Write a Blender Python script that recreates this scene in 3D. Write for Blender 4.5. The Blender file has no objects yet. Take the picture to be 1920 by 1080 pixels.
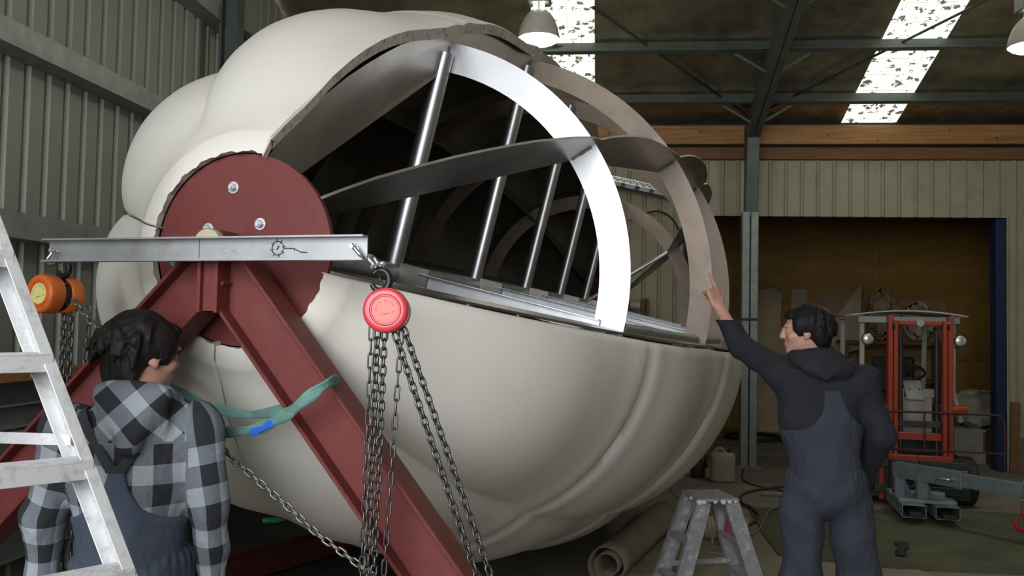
import bpy, math, random
import numpy as np
from mathutils import Vector, Matrix

random.seed(7); np.random.seed(7)
sc = bpy.context.scene
COL = sc.collection
PI = math.pi

# ---------------------------------------------------------------- camera
cam = bpy.data.cameras.new('camera'); cam_o = bpy.data.objects.new('camera', cam); COL.objects.link(cam_o)
cam.sensor_width = 36.0; cam.lens = 30.82; cam.clip_start = 0.05; cam.clip_end = 200
yaw, pitch, roll = 0.103, 0.0406, 0.0200
Fv = Vector((-math.sin(yaw)*math.cos(pitch), math.cos(yaw)*math.cos(pitch), math.sin(pitch)))
Rv = Vector((math.cos(yaw), math.sin(yaw), 0)); Uv = Rv.cross(Fv)
R2 = Rv*math.cos(roll) + Uv*math.sin(roll); U2 = Uv*math.cos(roll) - Rv*math.sin(roll)
cam_o.matrix_world = Matrix(((R2.x, U2.x, -Fv.x, 0), (R2.y, U2.y, -Fv.y, 0), (R2.z, U2.z, -Fv.z, 1.68), (0, 0, 0, 1)))
sc.camera = cam_o

# ---------------------------------------------------------------- world, daylight, exposure
w = bpy.data.worlds.new('overcast'); sc.world = w; w.use_nodes = True
bgn = w.node_tree.nodes['Background']; bgn.inputs[0].default_value = (0.86, 0.93, 1.0, 1); bgn.inputs[1].default_value = 0.4
def area(name, loc, rot, sx, sy, power, col):
    l = bpy.data.lights.new(name, 'AREA'); l.shape = 'RECTANGLE'; l.size = sx; l.size_y = sy; l.energy = power; l.color = col
    o = bpy.data.objects.new(name, l); COL.objects.link(o); o.location = loc; o.rotation_euler = rot; return o
# daylight entering through the open roller door behind the photographer
area('door_daylight', (-1.6, -2.1, 2.9), (math.radians(72), 0, math.radians(-6)), 4.6, 3.0, 350, (0.96, 0.98, 1.0))
sc.view_settings.view_transform = 'Standard'; sc.view_settings.look = 'None'
sc.view_settings.exposure = 0.0; sc.view_settings.gamma = 1.0; sc.view_settings.use_curve_mapping = False
try:
    sc.cycles.use_denoising = True; sc.cycles.max_bounces = 8; sc.cycles.sample_clamp_indirect = 6.0
except Exception: pass

# ---------------------------------------------------------------- helpers
def V(*a): return Vector(a)
class MB:
    """collects faces, then links them as ONE mesh object"""
    def __init__(s): s.v = []; s.f = []; s.m = []; s.uv = None
    def add(s, vs, fs, mi=0):
        b = len(s.v); s.v += [tuple(x) for x in vs]; s.f += [tuple(b+i for i in f) for f in fs]; s.m += [mi]*len(fs); return s
    def frame(s, o, X, Y, Z, sx, sy, sz, mi=0):
        o = Vector(o); vs = []
        for k in (-.5, .5):
            for (i, j) in ((-.5, -.5), (.5, -.5), (.5, .5), (-.5, .5)):
                vs.append(o + X*(i*sx) + Y*(j*sy) + Z*(k*sz))
        return s.add(vs, [(3,2,1,0), (4,5,6,7), (0,1,5,4), (1,2,6,5), (2,3,7,6), (3,0,4,7)], mi)
    def box(s, c, d, rz=0, rx=0, ry=0, mi=0):
        M = Matrix.Rotation(rz, 3, 'Z') @ Matrix.Rotation(ry, 3, 'Y') @ Matrix.Rotation(rx, 3, 'X')
        return s.frame(c, M.col[0], M.col[1], M.col[2], d[0], d[1], d[2], mi)
    def bar(s, a, b, w, h, up=(0, 0, 1), mi=0):
        a = Vector(a); b = Vector(b); Y = (b-a); L = Y.length; Y.normalize()
        X = Y.cross(Vector(up)); X.normalize(); Z = X.cross(Y)
        return s.frame((a+b)/2, X, Y, Z, w, L, h, mi)
    def prism(s, poly, o, X, Y, Z, t, mi=0):
        """2-D polygon in X,Y extruded by t along Z (centred)"""
        o = Vector(o); n = len(poly)
        vs = [o + X*p[0] + Y*p[1] - Z*(t/2) for p in poly] + [o + X*p[0] + Y*p[1] + Z*(t/2) for p in poly]
        fs = [tuple(range(n-1, -1, -1)), tuple(range(n, 2*n))] + [(i, (i+1) % n, n+(i+1) % n, n+i) for i in range(n)]
        return s.add(vs, fs, mi)
    def tube(s, pts, r, seg=10, cap=True, mi=0, closed=False, flat=1.0, up=None):
        pts = [Vector(p) for p in pts]; n = len(pts)
        rs = r if isinstance(r, (list, tuple)) else [r]*n
        prev = None; vs = []
        for i, p in enumerate(pts):
            if closed: t = pts[(i+1) % n]-pts[i-1]
            else: t = pts[min(i+1, n-1)]-pts[max(i-1, 0)]
            t.normalize()
            if prev is None:
                a = Vector(up) if up else (Vector((0, 0, 1)) if abs(t.z) < .9 else Vector((1, 0, 0)))
                x = t.cross(a); x.normalize()
            else:
                x = prev - t*prev.dot(t); x.normalize()
            prev = x; y = t.cross(x)
            for k in range(seg):
                an = 2*PI*k/seg; vs.append(p + x*(math.cos(an)*rs[i]) + y*(math.sin(an)*rs[i]*flat))
        fs = []
        for i in range(n if closed else n-1):
            j = (i+1) % n
            for k in range(seg):
                fs.append((i*seg+k, i*seg+(k+1) % seg, j*seg+(k+1) % seg, j*seg+k))
        if cap and not closed:
            fs.append(tuple(range(seg-1, -1, -1))); fs.append(tuple((n-1)*seg+k for k in range(seg)))
        return s.add(vs, fs, mi)
    def lathe(s, prof, o, Z, seg=24, mi=0, X=None):
        """profile [(radius, height)] turned about axis Z at o"""
        Z = Vector(Z).normalized(); o = Vector(o)
        if X is None:
            X = Vector((1, 0, 0)) if abs(Z.x) < .9 else Vector((0, 1, 0))
        X = (X - Z*X.dot(Z)).normalized(); Y = Z.cross(X); n = len(prof); vs = []
        for (r, h) in prof:
            for k in range(seg):
                a = 2*PI*k/seg; vs.append(o + Z*h + X*(r*math.cos(a)) + Y*(r*math.sin(a)))
        fs = [(i*seg+k, i*seg+(k+1) % seg, (i+1)*seg+(k+1) % seg, (i+1)*seg+k) for i in range(n-1) for k in range(seg)]
        if prof[0][0] > 1e-6: fs.append(tuple(range(seg-1, -1, -1)))
        if prof[-1][0] > 1e-6: fs.append(tuple((n-1)*seg+k for k in range(seg)))
        return s.add(vs, fs, mi)
    def grid(s, P, mi=0, flip=False):
        """P[i][j] points -> quads"""
        n = len(P); m = len(P[0]); vs = [q for row in P for q in row]; fs = []
        for i in range(n-1):
            for j in range(m-1):
                f = (i*m+j, i*m+j+1, (i+1)*m+j+1, (i+1)*m+j); fs.append(f[::-1] if flip else f)
        return s.add(vs, fs, mi)
    def build(s, name, mats, parent=None, smooth=None, bevel=0, kind=None):
        me = bpy.data.meshes.new(name); me.from_pydata(s.v, [], s.f)
        if not isinstance(mats, (list, tuple)): mats = [mats]
        for m in mats: me.materials.append(M[m] if isinstance(m, str) else m)
        if len(mats) > 1: me.polygons.foreach_set('material_index', s.m)
        me.update()
        if smooth:
            me.polygons.foreach_set('use_smooth', [True]*len(me.polygons)); me.set_sharp_from_angle(angle=math.radians(smooth))
        o = bpy.data.objects.new(name, me); COL.objects.link(o)
        if bevel:
            b = o.modifiers.new('bevel', 'BEVEL'); b.width = bevel; b.segments = 1; b.limit_method = 'ANGLE'; b.angle_limit = math.radians(50)
        if parent is not None: put(o, parent)
        if kind: o['kind'] = kind
        return o
def put(o, parent):
    o.parent = parent
    o.matrix_parent_inverse = wm(parent).inverted()
def wm(o):
    m = o.matrix_basis.copy()
    if o.parent is not None: m = wm(o.parent) @ o.matrix_parent_inverse @ m
    return m
def thing(name, loc, label, cat, group=None):
    o = bpy.data.objects.new(name, None); COL.objects.link(o); o.location = loc; o.empty_display_size = .1
    return tag(o, label, cat, group)
def tag(o, label=None, cat=None, group=None):
    if label: o['label'] = label
    if cat: o['category'] = cat
    if group: o['group'] = group
    return o
def struct(name, loc=(0, 0, 0), label=None, cat=None):
    o = bpy.data.objects.new(name, None); COL.objects.link(o); o.location = loc; o['kind'] = 'structure'
    return tag(o, label, cat)
def share(o, name, parent, matrix):
    """another object with the same mesh data, under parent, at a world matrix"""
    c = bpy.data.objects.new(name, o.data); COL.objects.link(c)
    c.parent = parent; c.matrix_parent_inverse = wm(parent).inverted(); c.matrix_basis = matrix
    return c

# ---------------------------------------------------------------- materials
M = {}
def mat(name, col, rough=.6, metal=0.0, var=.12, scale=6.0, bump=0.0, bscale=60.0, col2=None, stretch=(1, 1, 1), spec=.5, dirt=None, dscale=3.0, damt=.5, coat=0.0):
    m = bpy.data.materials.new(name); m.use_nodes = True; nt = m.node_tree; N = nt.nodes; L = nt.links
    b = N['Principled BSDF']; b.inputs['Roughness'].default_value = rough; b.inputs['Metallic'].default_value = metal
    b.inputs['Specular IOR Level'].default_value = spec; b.inputs['Coat Weight'].default_value = coat
    tc = N.new('ShaderNodeTexCoord'); mp = N.new('ShaderNodeMapping'); mp.inputs['Scale'].default_value = stretch
    L.new(tc.outputs['Object'], mp.inputs['Vector'])
    n1 = N.new('ShaderNodeTexNoise'); n1.inputs['Scale'].default_value = scale; n1.inputs['Detail'].default_value = 6
    L.new(mp.outputs[0], n1.inputs['Vector'])
    rp = N.new('ShaderNodeValToRGB'); c = Vector(col); c2 = Vector(col2) if col2 else c*(1-var)
    c1 = c*(1+var) if not col2 else c
    rp.color_ramp.elements[0].position = .32; rp.color_ramp.elements[1].position = .68
    rp.color_ramp.elements[0].color = (*c2, 1); rp.color_ramp.elements[1].color = (*[min(x, 1) for x in c1], 1)
    L.new(n1.outputs['Fac'], rp.inputs['Fac']); out = rp.outputs['Color']
    if dirt:
        n2 = N.new('ShaderNodeTexNoise'); n2.inputs['Scale'].default_value = dscale; n2.inputs['Detail'].default_value = 10; n2.inputs['Roughness'].default_value = .7
        L.new(tc.outputs['Object'], n2.inputs['Vector'])
        r2 = N.new('ShaderNodeValToRGB'); r2.color_ramp.elements[0].position = .5; r2.color_ramp.elements[1].position = .68
        r2.color_ramp.elements[1].color = (damt, damt, damt, 1)
        L.new(n2.outputs['Fac'], r2.inputs['Fac'])
        mx = N.new('ShaderNodeMixRGB'); mx.inputs[2].default_value = (*dirt, 1)
        L.new(r2.outputs['Color'], mx.inputs[0]); L.new(out, mx.inputs[1]); out = mx.outputs[0]
    L.new(out, b.inputs['Base Color'])
    if bump:
        n3 = N.new('ShaderNodeTexNoise'); n3.inputs['Scale'].default_value = bscale; n3.inputs['Detail'].default_value = 5
        L.new(mp.outputs[0], n3.inputs['Vector'])
        bp = N.new('ShaderNodeBump'); bp.inputs['Strength'].default_value = bump; bp.inputs['Distance'].default_value = .02
        L.new(n3.outputs['Fac'], bp.inputs['Height']); L.new(bp.outputs[0], b.inputs['Normal'])
    M[name] = m; return m
def emit(name, col, s):
    m = bpy.data.materials.new(name); m.use_nodes = True; b = m.node_tree.nodes['Principled BSDF']
    b.inputs['Base Color'].default_value = (*col, 1); b.inputs['Emission Color'].default_value = (*col, 1); b.inputs['Emission Strength'].default_value = s
    M[name] = m; return m
mat('cladding', (.71, .685, .63), .5, var=.03, scale=2.0, bump=.05, bscale=90, dirt=(.62, .585, .52), dscale=1.3, damt=.35)
mat('clad_edge', (.60, .57, .50), .7, var=.1, scale=8, dirt=(.08, .07, .06), dscale=26, damt=.7)
mat('red_oxide', (.135, .027, .024), .6, spec=.35, var=.10, scale=4, bump=.04, bscale=50, dirt=(.19, .06, .052), dscale=5, damt=.4)
mat('alu_bright', (.50, .51, .53), .45, .9, var=.05, scale=5, stretch=(1, 1, 1), bump=.02, bscale=120, dirt=(.42, .42, .43), dscale=9, damt=.5)
mat('alu_plate', (.46, .435, .41), .34, 1.0, var=.14, scale=3, bump=.03, bscale=40, dirt=(.30, .27, .25), dscale=4, damt=.6)
mat('alu_tube', (.62, .63, .65), .40, 1.0, var=.06, scale=12)
mat('galv', (.52, .54, .56), .45, .85, var=.10, scale=14, bump=.03, bscale=40)
mat('galv_dull', (.28, .30, .285), .55, .6, var=.14, scale=10)
mat('galv_blue', (.24, .29, .31), .5, .5, var=.10, scale=12)
mat('green_steel', (.095, .115, .105), .5, .5, var=.15, scale=5)
mat('dark_steel', (.05, .052, .05), .55, .6, var=.2, scale=6)
mat('wall_sheet_l', (.255, .265, .225), .55, .2, var=.06, scale=2, dirt=(.18, .185, .155), dscale=2, damt=.4)
mat('wall_sheet_b', (.33, .305, .22), .55, .05, var=.06, scale=2, dirt=(.23, .2, .135), dscale=5, damt=.5)
mat('foil', (.40, .35, .25), .36, .85, var=.3, scale=2.5, bump=.9, bscale=7, dirt=(.2, .17, .115), dscale=3, damt=.7)
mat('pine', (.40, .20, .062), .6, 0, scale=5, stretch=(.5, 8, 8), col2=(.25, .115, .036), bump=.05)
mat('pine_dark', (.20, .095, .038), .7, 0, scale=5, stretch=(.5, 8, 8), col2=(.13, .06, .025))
mat('ply', (.36, .20, .032), .6, 0, scale=3, stretch=(1, 1, 5), col2=(.28, .15, .024), dirt=(.17, .09, .015), dscale=2, damt=.5)
mat('concrete', (.225, .20, .165), .8, 0, var=.14, scale=2.2, bump=.1, bscale=30, dirt=(.13, .115, .092), dscale=1.2, damt=.7)
mat('green_mat', (.10, .105, .062), .95, 0, var=.22, scale=3, bump=.3, bscale=160, dirt=(.06, .065, .045), dscale=2, damt=.5)
mat('bluepaint', (.006, .018, .062), .5, var=.15, scale=6)
mat('white_enamel', (.62, .62, .60), .5, var=.05)
mat('black_rubber', (.018, .018, .02), .6, var=.2)
mat('black_iron', (.02, .02, .022), .35, .3, var=.2)
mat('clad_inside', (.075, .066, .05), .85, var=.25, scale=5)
mat('bar_steel', (.36, .365, .38), .45, .7, var=.1, scale=9, dirt=(.22, .22, .23), dscale=7, damt=.6)
mat('brass', (.50, .45, .33), .4, .6, var=.1)
mat('alu_warm', (.29, .235, .195), .55, .6, var=.12, scale=3, bump=.03, bscale=40, dirt=(.18, .145, .118), dscale=4, damt=.6)
mat('chain_steel', (.12, .12, .115), .38, .9, var=.2, scale=30)
mat('chain_light', (.22, .215, .2), .4, .8, var=.2, scale=30)
mat('zinc', (.62, .63, .64), .3, .95, var=.06, scale=20)
mat('hoist_red', (.62, .045, .065), .35, var=.05, scale=8, coat=.3)
mat('label_red', (.72, .20, .16), .45, var=.05)
mat('hoist_orange', (.62, .13, .018), .4, var=.08, scale=8, dirt=(.2, .06, .02), dscale=12, damt=.5)
mat('label_yellow', (.74, .66, .24), .5, var=.05)
mat('print_red', (.45, .06, .06), .6, var=0)
mat('print_black', (.03, .028, .03), .6, var=0)
mat('sling_green', (.13, .27, .235), .85, var=.25, scale=14, stretch=(1, 1, 1), bump=.2, bscale=140, dirt=(.08, .12, .11), dscale=8, damt=.6)
mat('blue_tag', (.03, .14, .62), .45, var=.15, scale=25)
mat('ladder_alu', (.66, .665, .68), .5, .35, var=.05, scale=6, dirt=(.40, .40, .39), dscale=28, damt=.8)
mat('lamp_shell', (.45, .43, .37), .5, var=.05)
emit('lamp_glow', (1.0, 1.0, .86), 22.0)
mat('paint_splat', (.72, .71, .69), .7, var=.05)
mat('stool_alu', (.36, .36, .38), .5, .4, var=.1, scale=9, dirt=(.75, .74, .72), dscale=20, damt=.8)
mat('faded_red', (.45, .10, .12), .6, var=.2, scale=12)
mat('forklift_orange', (.33, .038, .010), .45, var=.10, scale=6, dirt=(.2, .035, .012), dscale=6, damt=.5)
mat('forklift_white', (.36, .355, .32), .5, var=.08)
mat('plastic_white', (.34, .29, .23), .5, var=.06, scale=5)
mat('carpet_beige', (.20, .175, .12), .95, var=.12, scale=5, bump=.2, bscale=120)
mat('carpet_back', (.14, .125, .105), .95, var=.15, scale=5)
mat('cardboard', (.33, .215, .12), .85, var=.1, scale=4)
mat('cardboard_pale', (.42, .34, .24), .85, var=.1, scale=4)
mat('cardboard_floor', (.30, .265, .205), .9, var=.08, scale=3, dirt=(.3, .26, .2), dscale=3, damt=.6)
mat('paper_brown', (.30, .21, .13), .9, var=.25, scale=9)
mat('rope', (.48, .44, .36), .9, var=.15, scale=40)
mat('hose_red', (.10, .03, .025), .6, var=.2)
mat('dark_red', (.06, .012, .01), .6, var=.2)
mat('hook_red', (.48, .015, .03), .4, var=.1)
mat('sack', (.38, .36, .29), .8, var=.12, scale=4)
mat('block', (.24, .225, .20), .9, var=.15, scale=6)
mat('skin', (.50, .27, .20), .5, var=.06, scale=18, bump=.02, bscale=90)
mat('hair_black', (.008, .0075, .008), .6, spec=.25, var=.5, scale=40, stretch=(1, 1, .25), bump=.5, bscale=55)
mat('hair_brown', (.011, .0095, .0085), .6, spec=.25, var=.5, scale=40, stretch=(1, 1, .25), bump=.5, bscale=55)
mat('hoodie_navy', (.014, .0155, .022), .9, var=.2, scale=9, bump=.15, bscale=200)
mat('overall_navy', (.036, .041, .060), .9, var=.12, scale=7, bump=.12, bscale=220)
mat('overall_grey', (.062, .080, .118), .9, var=.12, scale=7, bump=.12, bscale=220)
mat('strap_dark', (.03, .033, .042), .9, var=.1)
mat('boot', (.05, .035, .025), .7, var=.2)
mat('eye_white', (.7, .68, .65), .3, var=0)
mat('eye_dark', (.03, .02, .015), .3, var=0)

mat('lens_glass', (.75, .75, .72), .15, .6, var=.3, scale=40)
def add_wrinkles(name, strength, scale):
    nt = M[name].node_tree; N = nt.nodes; L = nt.links; bs = N['Principled BSDF']
    tc = N.new('ShaderNodeTexCoord'); nz = N.new('ShaderNodeTexNoise'); nz.inputs['Scale'].default_value = scale; nz.inputs['Detail'].default_value = 2; nz.inputs['Distortion'].default_value = 1.6
    mp = N.new('ShaderNodeMapping'); mp.inputs['Scale'].default_value = (1.5, 1.5, .8); L.new(tc.outputs['Object'], mp.inputs[0]); L.new(mp.outputs[0], nz.inputs['Vector'])
    bp = N.new('ShaderNodeBump'); bp.inputs['Strength'].default_value = strength; bp.inputs['Distance'].default_value = .05
    L.new(nz.outputs['Fac'], bp.inputs['Height'])
    old = bs.inputs['Normal'].links[0].from_node if bs.inputs['Normal'].links else None
    if old: L.new(old.outputs[0], bp.inputs['Normal'])
    L.new(bp.outputs[0], bs.inputs['Normal'])
for c_ in ('hoodie_navy', 'overall_navy', 'overall_grey'): add_wrinkles(c_, .26, 6)
# letter shapes for the printed labels (flat glyph meshes, taken from Blender's own font)
GLYPH = {}
def load_glyphs(chars):
    for ch in chars:
        cu = bpy.data.curves.new('glyph', 'FONT'); cu.body = ch; cu.size = 1; cu.align_x = 'CENTER'; cu.resolution_u = 2
        ob = bpy.data.objects.new('glyph', cu); COL.objects.link(ob)
        bpy.context.view_layer.update()
        e = ob.evaluated_get(bpy.context.evaluated_depsgraph_get()); me = e.to_mesh()
        GLYPH[ch] = ([(v.co.x, v.co.y) for v in me.vertices], [tuple(p.vertices) for p in me.polygons])
        e.to_mesh_clear(); bpy.data.objects.remove(ob); bpy.data.curves.remove(cu)
load_glyphs('CHAINBLOKTE13M')
# ================================================================ THE SHED
WX, BY, FY, RX = -3.5, 11.3, -2.6, 8.0      # left wall, back wall, front wall, right wall
SL = .33                                     # roof slope
EZ = 4.27
def roof_z(y): return EZ + (BY-y)*SL
RIDGE = 3.0
def roof(y): return roof_z(y) if y > RIDGE else roof_z(RIDGE) - (RIDGE-y)*SL

fl = MB(); fl.box((2.5, 5, -.05), (16, 22, .1)); o = fl.build('floor', 'concrete'); o['kind'] = 'structure'; tag(o, 'bare dusty concrete floor of the shed', 'floor')

def sheet_profile(pitch=.196, rib=.03, w=.045):
    return [(-pitch/2, 0), (-w/2-.012, 0), (-w/2+.006, rib), (w/2-.006, rib), (w/2+.012, 0), (pitch/2, 0)]
def sheet(name, parent, o, X, Z, N, nr, z0, z1, m, rib=.03, pitch=.196, w=.045, tops=None):
    """one roll-formed cladding sheet: nr ribs wide along X, from z0 to z1 along Z, ribs proud along N"""
    pr = []
    for i in range(nr):
        for (a, h) in sheet_profile(pitch, rib, w): pr.append((a+(i+.5)*pitch, h))
    P = []
    for z in (z0, z1):
        row = []
        for (a, h) in pr:
            zz = z
            if tops and z == z1: zz = tops(a)
            row.append(Vector(o) + X*a + N*h + Z*zz)
        P.append(row)
    mb = MB(); mb.grid(P)
    ob = mb.build(name, m, parent)
    s = ob.modifiers.new('thickness', 'SOLIDIFY'); s.thickness = .0015; s.offset = 0
    return ob

# ---- left (gable) wall
wl = struct('wall_left', (WX, 4, 0), 'grey-green ribbed steel wall with horizontal girts at the left', 'wall')
y = FY
while y < BY-.1:
    nr = 4 if y + .784 <= BY+.2 else max(1, int((BY-y)/.196))
    y0 = y
    sheet('wall_sheet', wl, (WX, y, 0), V(0, 1, 0), V(0, 0, 1), V(1, 0, 0), nr, 0, 5, 'wall_sheet_l', rib=-.028, tops=lambda a: roof(y0+a)-.02)
    y += .784
for z in (.35, 1.22, 2.19, 3.27, 4.33, 5.3):
    y1 = BY if z < 4.2 else min(BY, BY-(z-EZ)/SL-.1)
    y0 = FY if z < 5 else FY+3.2
    g = MB()   # Z-section girt: web, upper lip, lower flange
    g.box((WX+.075, (y0+y1)/2, z-.075), (.15, y1-y0, .004))
    g.box((WX+.006, (y0+y1)/2, z-.04), (.004, y1-y0, .07))
    g.box((WX+.15, (y0+y1)/2, z), (.004, y1-y0, .15))
    g.box((WX+.118, (y0+y1)/2, z+.075), (.065, y1-y0, .004))
    g.box((WX+.165, (y0+y1)/2, z-.077), (.032, y1-y0, .004))
    g.build('girt', 'galv_dull', wl)
g = MB()   # gable column (universal section, flange to the room)
yc = 7.3
g.box((WX+.16, yc, 2.75), (.02, .16, 5.5)); g.box((WX+.30, yc, 2.75), (.012, .16, 5.5)); g.box((WX+.23, yc, 2.75), (.14, .01, 5.5))
g.build('column', 'green_steel', wl)
g = MB(); g.bar((WX+.3, 7.4, 4.2), (WX+.3, 10.9, 4.3), .02, .07); g.build('brace', 'dark_steel', wl)

# ---- back (eave) wall with the doorway
wb = struct('wall_back', (2, BY, 0), 'cream ribbed steel wall around the wide doorway at the back', 'wall')
DX0, DX1, DZ = .93, 4.93, 3.10
x = WX
while x < RX-.05:
    nr = 4
    x1 = x+.784
    z0 = DZ if (x1 > DX0+.02 and x < DX1-.02) else 0
    def mk(xa, n, z0):
        sheet('wall_sheet', wb, (xa, BY, 0), V(1, 0, 0), V(0, 0, 1), V(0, -1, 0), n, z0, 3.82, 'wall_sheet_b', rib=.022, w=.03)
    if x < DX0 < x1:
        k = int(round((DX0-x)/.196))
        if k: mk(x, k, 0)
        if k < 4: mk(x+k*.196, 4-k, DZ)
    elif x < DX1 < x1:
        k = int(round((DX1-x)/.196))
        if k: mk(x, k, DZ)
        if k < 4: mk(x+k*.196, 4-k, 0)
    else: mk(x, nr, z0)
    x = x1
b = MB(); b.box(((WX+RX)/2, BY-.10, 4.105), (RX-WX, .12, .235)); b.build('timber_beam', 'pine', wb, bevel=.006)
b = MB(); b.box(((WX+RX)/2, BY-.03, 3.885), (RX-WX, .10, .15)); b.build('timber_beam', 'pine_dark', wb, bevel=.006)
b = MB(); b.box(((WX+RX)/2, BY+.05, 4.05), (RX-WX, .06, .6)); b.build('wall_lining', 'dark_steel', wb)
# knots of the big pine beam are shallow dark discs
for (kx, kz) in ((.35, 4.07), (.62, 4.16), (.05, 4.12), (2.75, 4.1), (3.35, 4.03), (4.2, 4.15), (4.75, 4.05), (1.2, 4.14)):
    k = MB(); k.lathe([(.018, 0), (.015, .004), (0, .005)], (kx, BY-.16, kz), (0, -1, 0), 10); k.build('knot', 'pine_dark', wb)
d1 = struct('door_1', (2.9, BY, 0), 'wide open doorway with a dark blue steel frame', 'doorway')
b = MB(); b.box((DX0+.06, BY+.10, DZ/2), (.12, .18, DZ)); b.build('door_jamb', 'bluepaint', d1, bevel=.008)
b = MB(); b.box((DX1-.06, BY+.10, DZ/2), (.12, .18, DZ)); b.build('door_jamb', 'bluepaint', d1, bevel=.008)
b = MB(); b.box(((DX0+DX1)/2, BY+.10, DZ+.05), (DX1-DX0, .16, .10)); b.build('door_header', 'dark_steel', d1, bevel=.006)
b = MB(); b.box((DX1+.045, BY-.03, DZ/2+.01), (.06, .02, DZ)); b.build('door_trim', 'wall_sheet_b', d1)
# portal column in front of the doorway, knee and rafter
b = MB()
for sx in (-.052, .052): b.box((1.79+sx, 11.0, 1.56), (.092, .14, 3.1))
b.build('column', 'galv_dull', wb, bevel=.006)
b = MB(); b.box((1.79, 11.0, .01), (.30, .28, .02)); b.build('base_plate', 'galv_dull', wb)
b = MB(); b.box((1.79, 10.925, 1.79), (.2, .012, .03)); b.box((1.79, 11.075, 1.79), (.2, .012, .03)); b.build('blue_tape', 'bluepaint', wb)
b = MB()
kz = roof_z(10.9)-.3
b.prism([(-.06, 3.05), (.06, 3.05), (.19, kz), (-.06, kz+.06)], (1.80, 11.0, 0), V(0, -1, 0), V(0, 0, 1), V(1, 0, 0), .15)
b.build('knee', 'green_steel', wb, bevel=.006)

# ---- right and front walls (behind and beside the camera), plain sheets
wr = struct('wall_right', (RX, 4, 0), 'ribbed steel wall closing the right side of the shed', 'wall')
y = FY
while y < BY-.1:
    y0 = y; sheet('wall_sheet', wr, (RX, y, 0), V(0, 1, 0), V(0, 0, 1), V(-1, 0, 0), 4, 0, 5, 'wall_sheet_b', tops=lambda a: roof(y0+a)-.02); y += .784
wf = struct('wall_front', (2, FY, 0), 'front wall of the shed with the open roller door', 'wall')
for (xa, n, z0) in ((WX, 1, 0), (WX+.196, 31, 4.6), (WX+32*.196, 26, 0)):
    sheet('wall_sheet', wf, (xa, FY, 0), V(1, 0, 0), V(0, 0, 1), V(0, 1, 0), n, z0, roof(FY)-.02, 'wall_sheet_b')

# ---- roof: foil blanket above purlins, skylight strips, rafters
ce = struct('ceiling', (2, 4, 5), 'dark foil-lined pitched roof on steel purlins', 'ceiling')
SK = [(-.80, -.13), (2.95, 3.62)]
def slab(xa, xb, ya, yb, name, m, parent, dz=0, sub=1, sag=0):
    P = []
    ny = max(2, int(abs(yb-ya)/sub)+1)
    nx = max(2, int((xb-xa)/sub)+1)
    for i in range(ny):
        yy = ya+(yb-ya)*i/(ny-1); row = []
        for j in range(nx):
            xx = xa+(xb-xa)*j/(nx-1)
            s = sag*(math.sin(xx*7.3+yy*2.1)+math.sin(xx*3.1-yy*9.7)) if 0 < j < nx-1 and 0 < i < ny-1 else 0
            row.append(V(xx, yy, roof(yy)+dz+s))
        P.append(row)
    mb = MB(); mb.grid(P, flip=True); ob = mb.build(name, m, parent, smooth=60)
    return ob
edges = [WX-.1, SK[0][0], SK[0][1], SK[1][0], SK[1][1], RX+.1]
for (a, b_) in ((edges[0], edges[1]), (edges[2], edges[3]), (edges[4], edges[5])):
    w_ = (b_-a); n = max(1, int(round(w_/1.25)))
    for i in range(n):
        slab(a+w_*i/n, a+w_*(i+1)/n, BY+.1, RIDGE, 'foil_blanket', 'foil', ce, dz=.012, sub=.15, sag=.004)
        slab(a+w_*i/n, a+w_*(i+1)/n, RIDGE, FY-.2, 'foil_blanket', 'foil', ce, dz=.012, sub=.4)
# skylights
sk = bpy.data.materials.new('skylight'); sk.use_nodes = True; nt = sk.node_tree; N = nt.nodes; L = nt.links
bs = N['Principled BSDF']; tc = N.new('ShaderNodeTexCoord')
vo = N.new('ShaderNodeTexVoronoi'); vo.inputs['Scale'].default_value = 9; vo.inputs['Randomness'].default_value = 1
nz = N.new('ShaderNodeTexNoise'); nz.inputs['Scale'].default_value = 24; nz.inputs['Detail'].default_value = 3
ma = N.new('ShaderNodeVectorMath'); ma.operation = 'SCALE'; ma.inputs['Scale'].default_value = .14
L.new(tc.outputs['Object'], nz.inputs['Vector']); L.new(nz.outputs['Color'], ma.inputs[0])
ad = N.new('ShaderNodeVectorMath'); L.new(tc.outputs['Object'], ad.inputs[0]); L.new(ma.outputs[0], ad.inputs[1]); L.new(ad.outputs[0], vo.inputs['Vector'])
rp = N.new('ShaderNodeValToRGB'); rp.color_ramp.elements[0].position = .30; rp.color_ramp.elements[1].position = .35
rp.color_ramp.elements[0].color = (.05, .05, .035, 1); rp.color_ramp.elements[1].color = (1, 1, .86, 1)
L.new(vo.outputs['Distance'], rp.inputs['Fac'])
L.new(rp.outputs[0], bs.inputs['Emission Color']); bs.inputs['Emission Strength'].default_value = 1.35
bs.inputs['Base Color'].default_value = (.3, .3, .26, 1); M['skylight'] = sk
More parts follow.
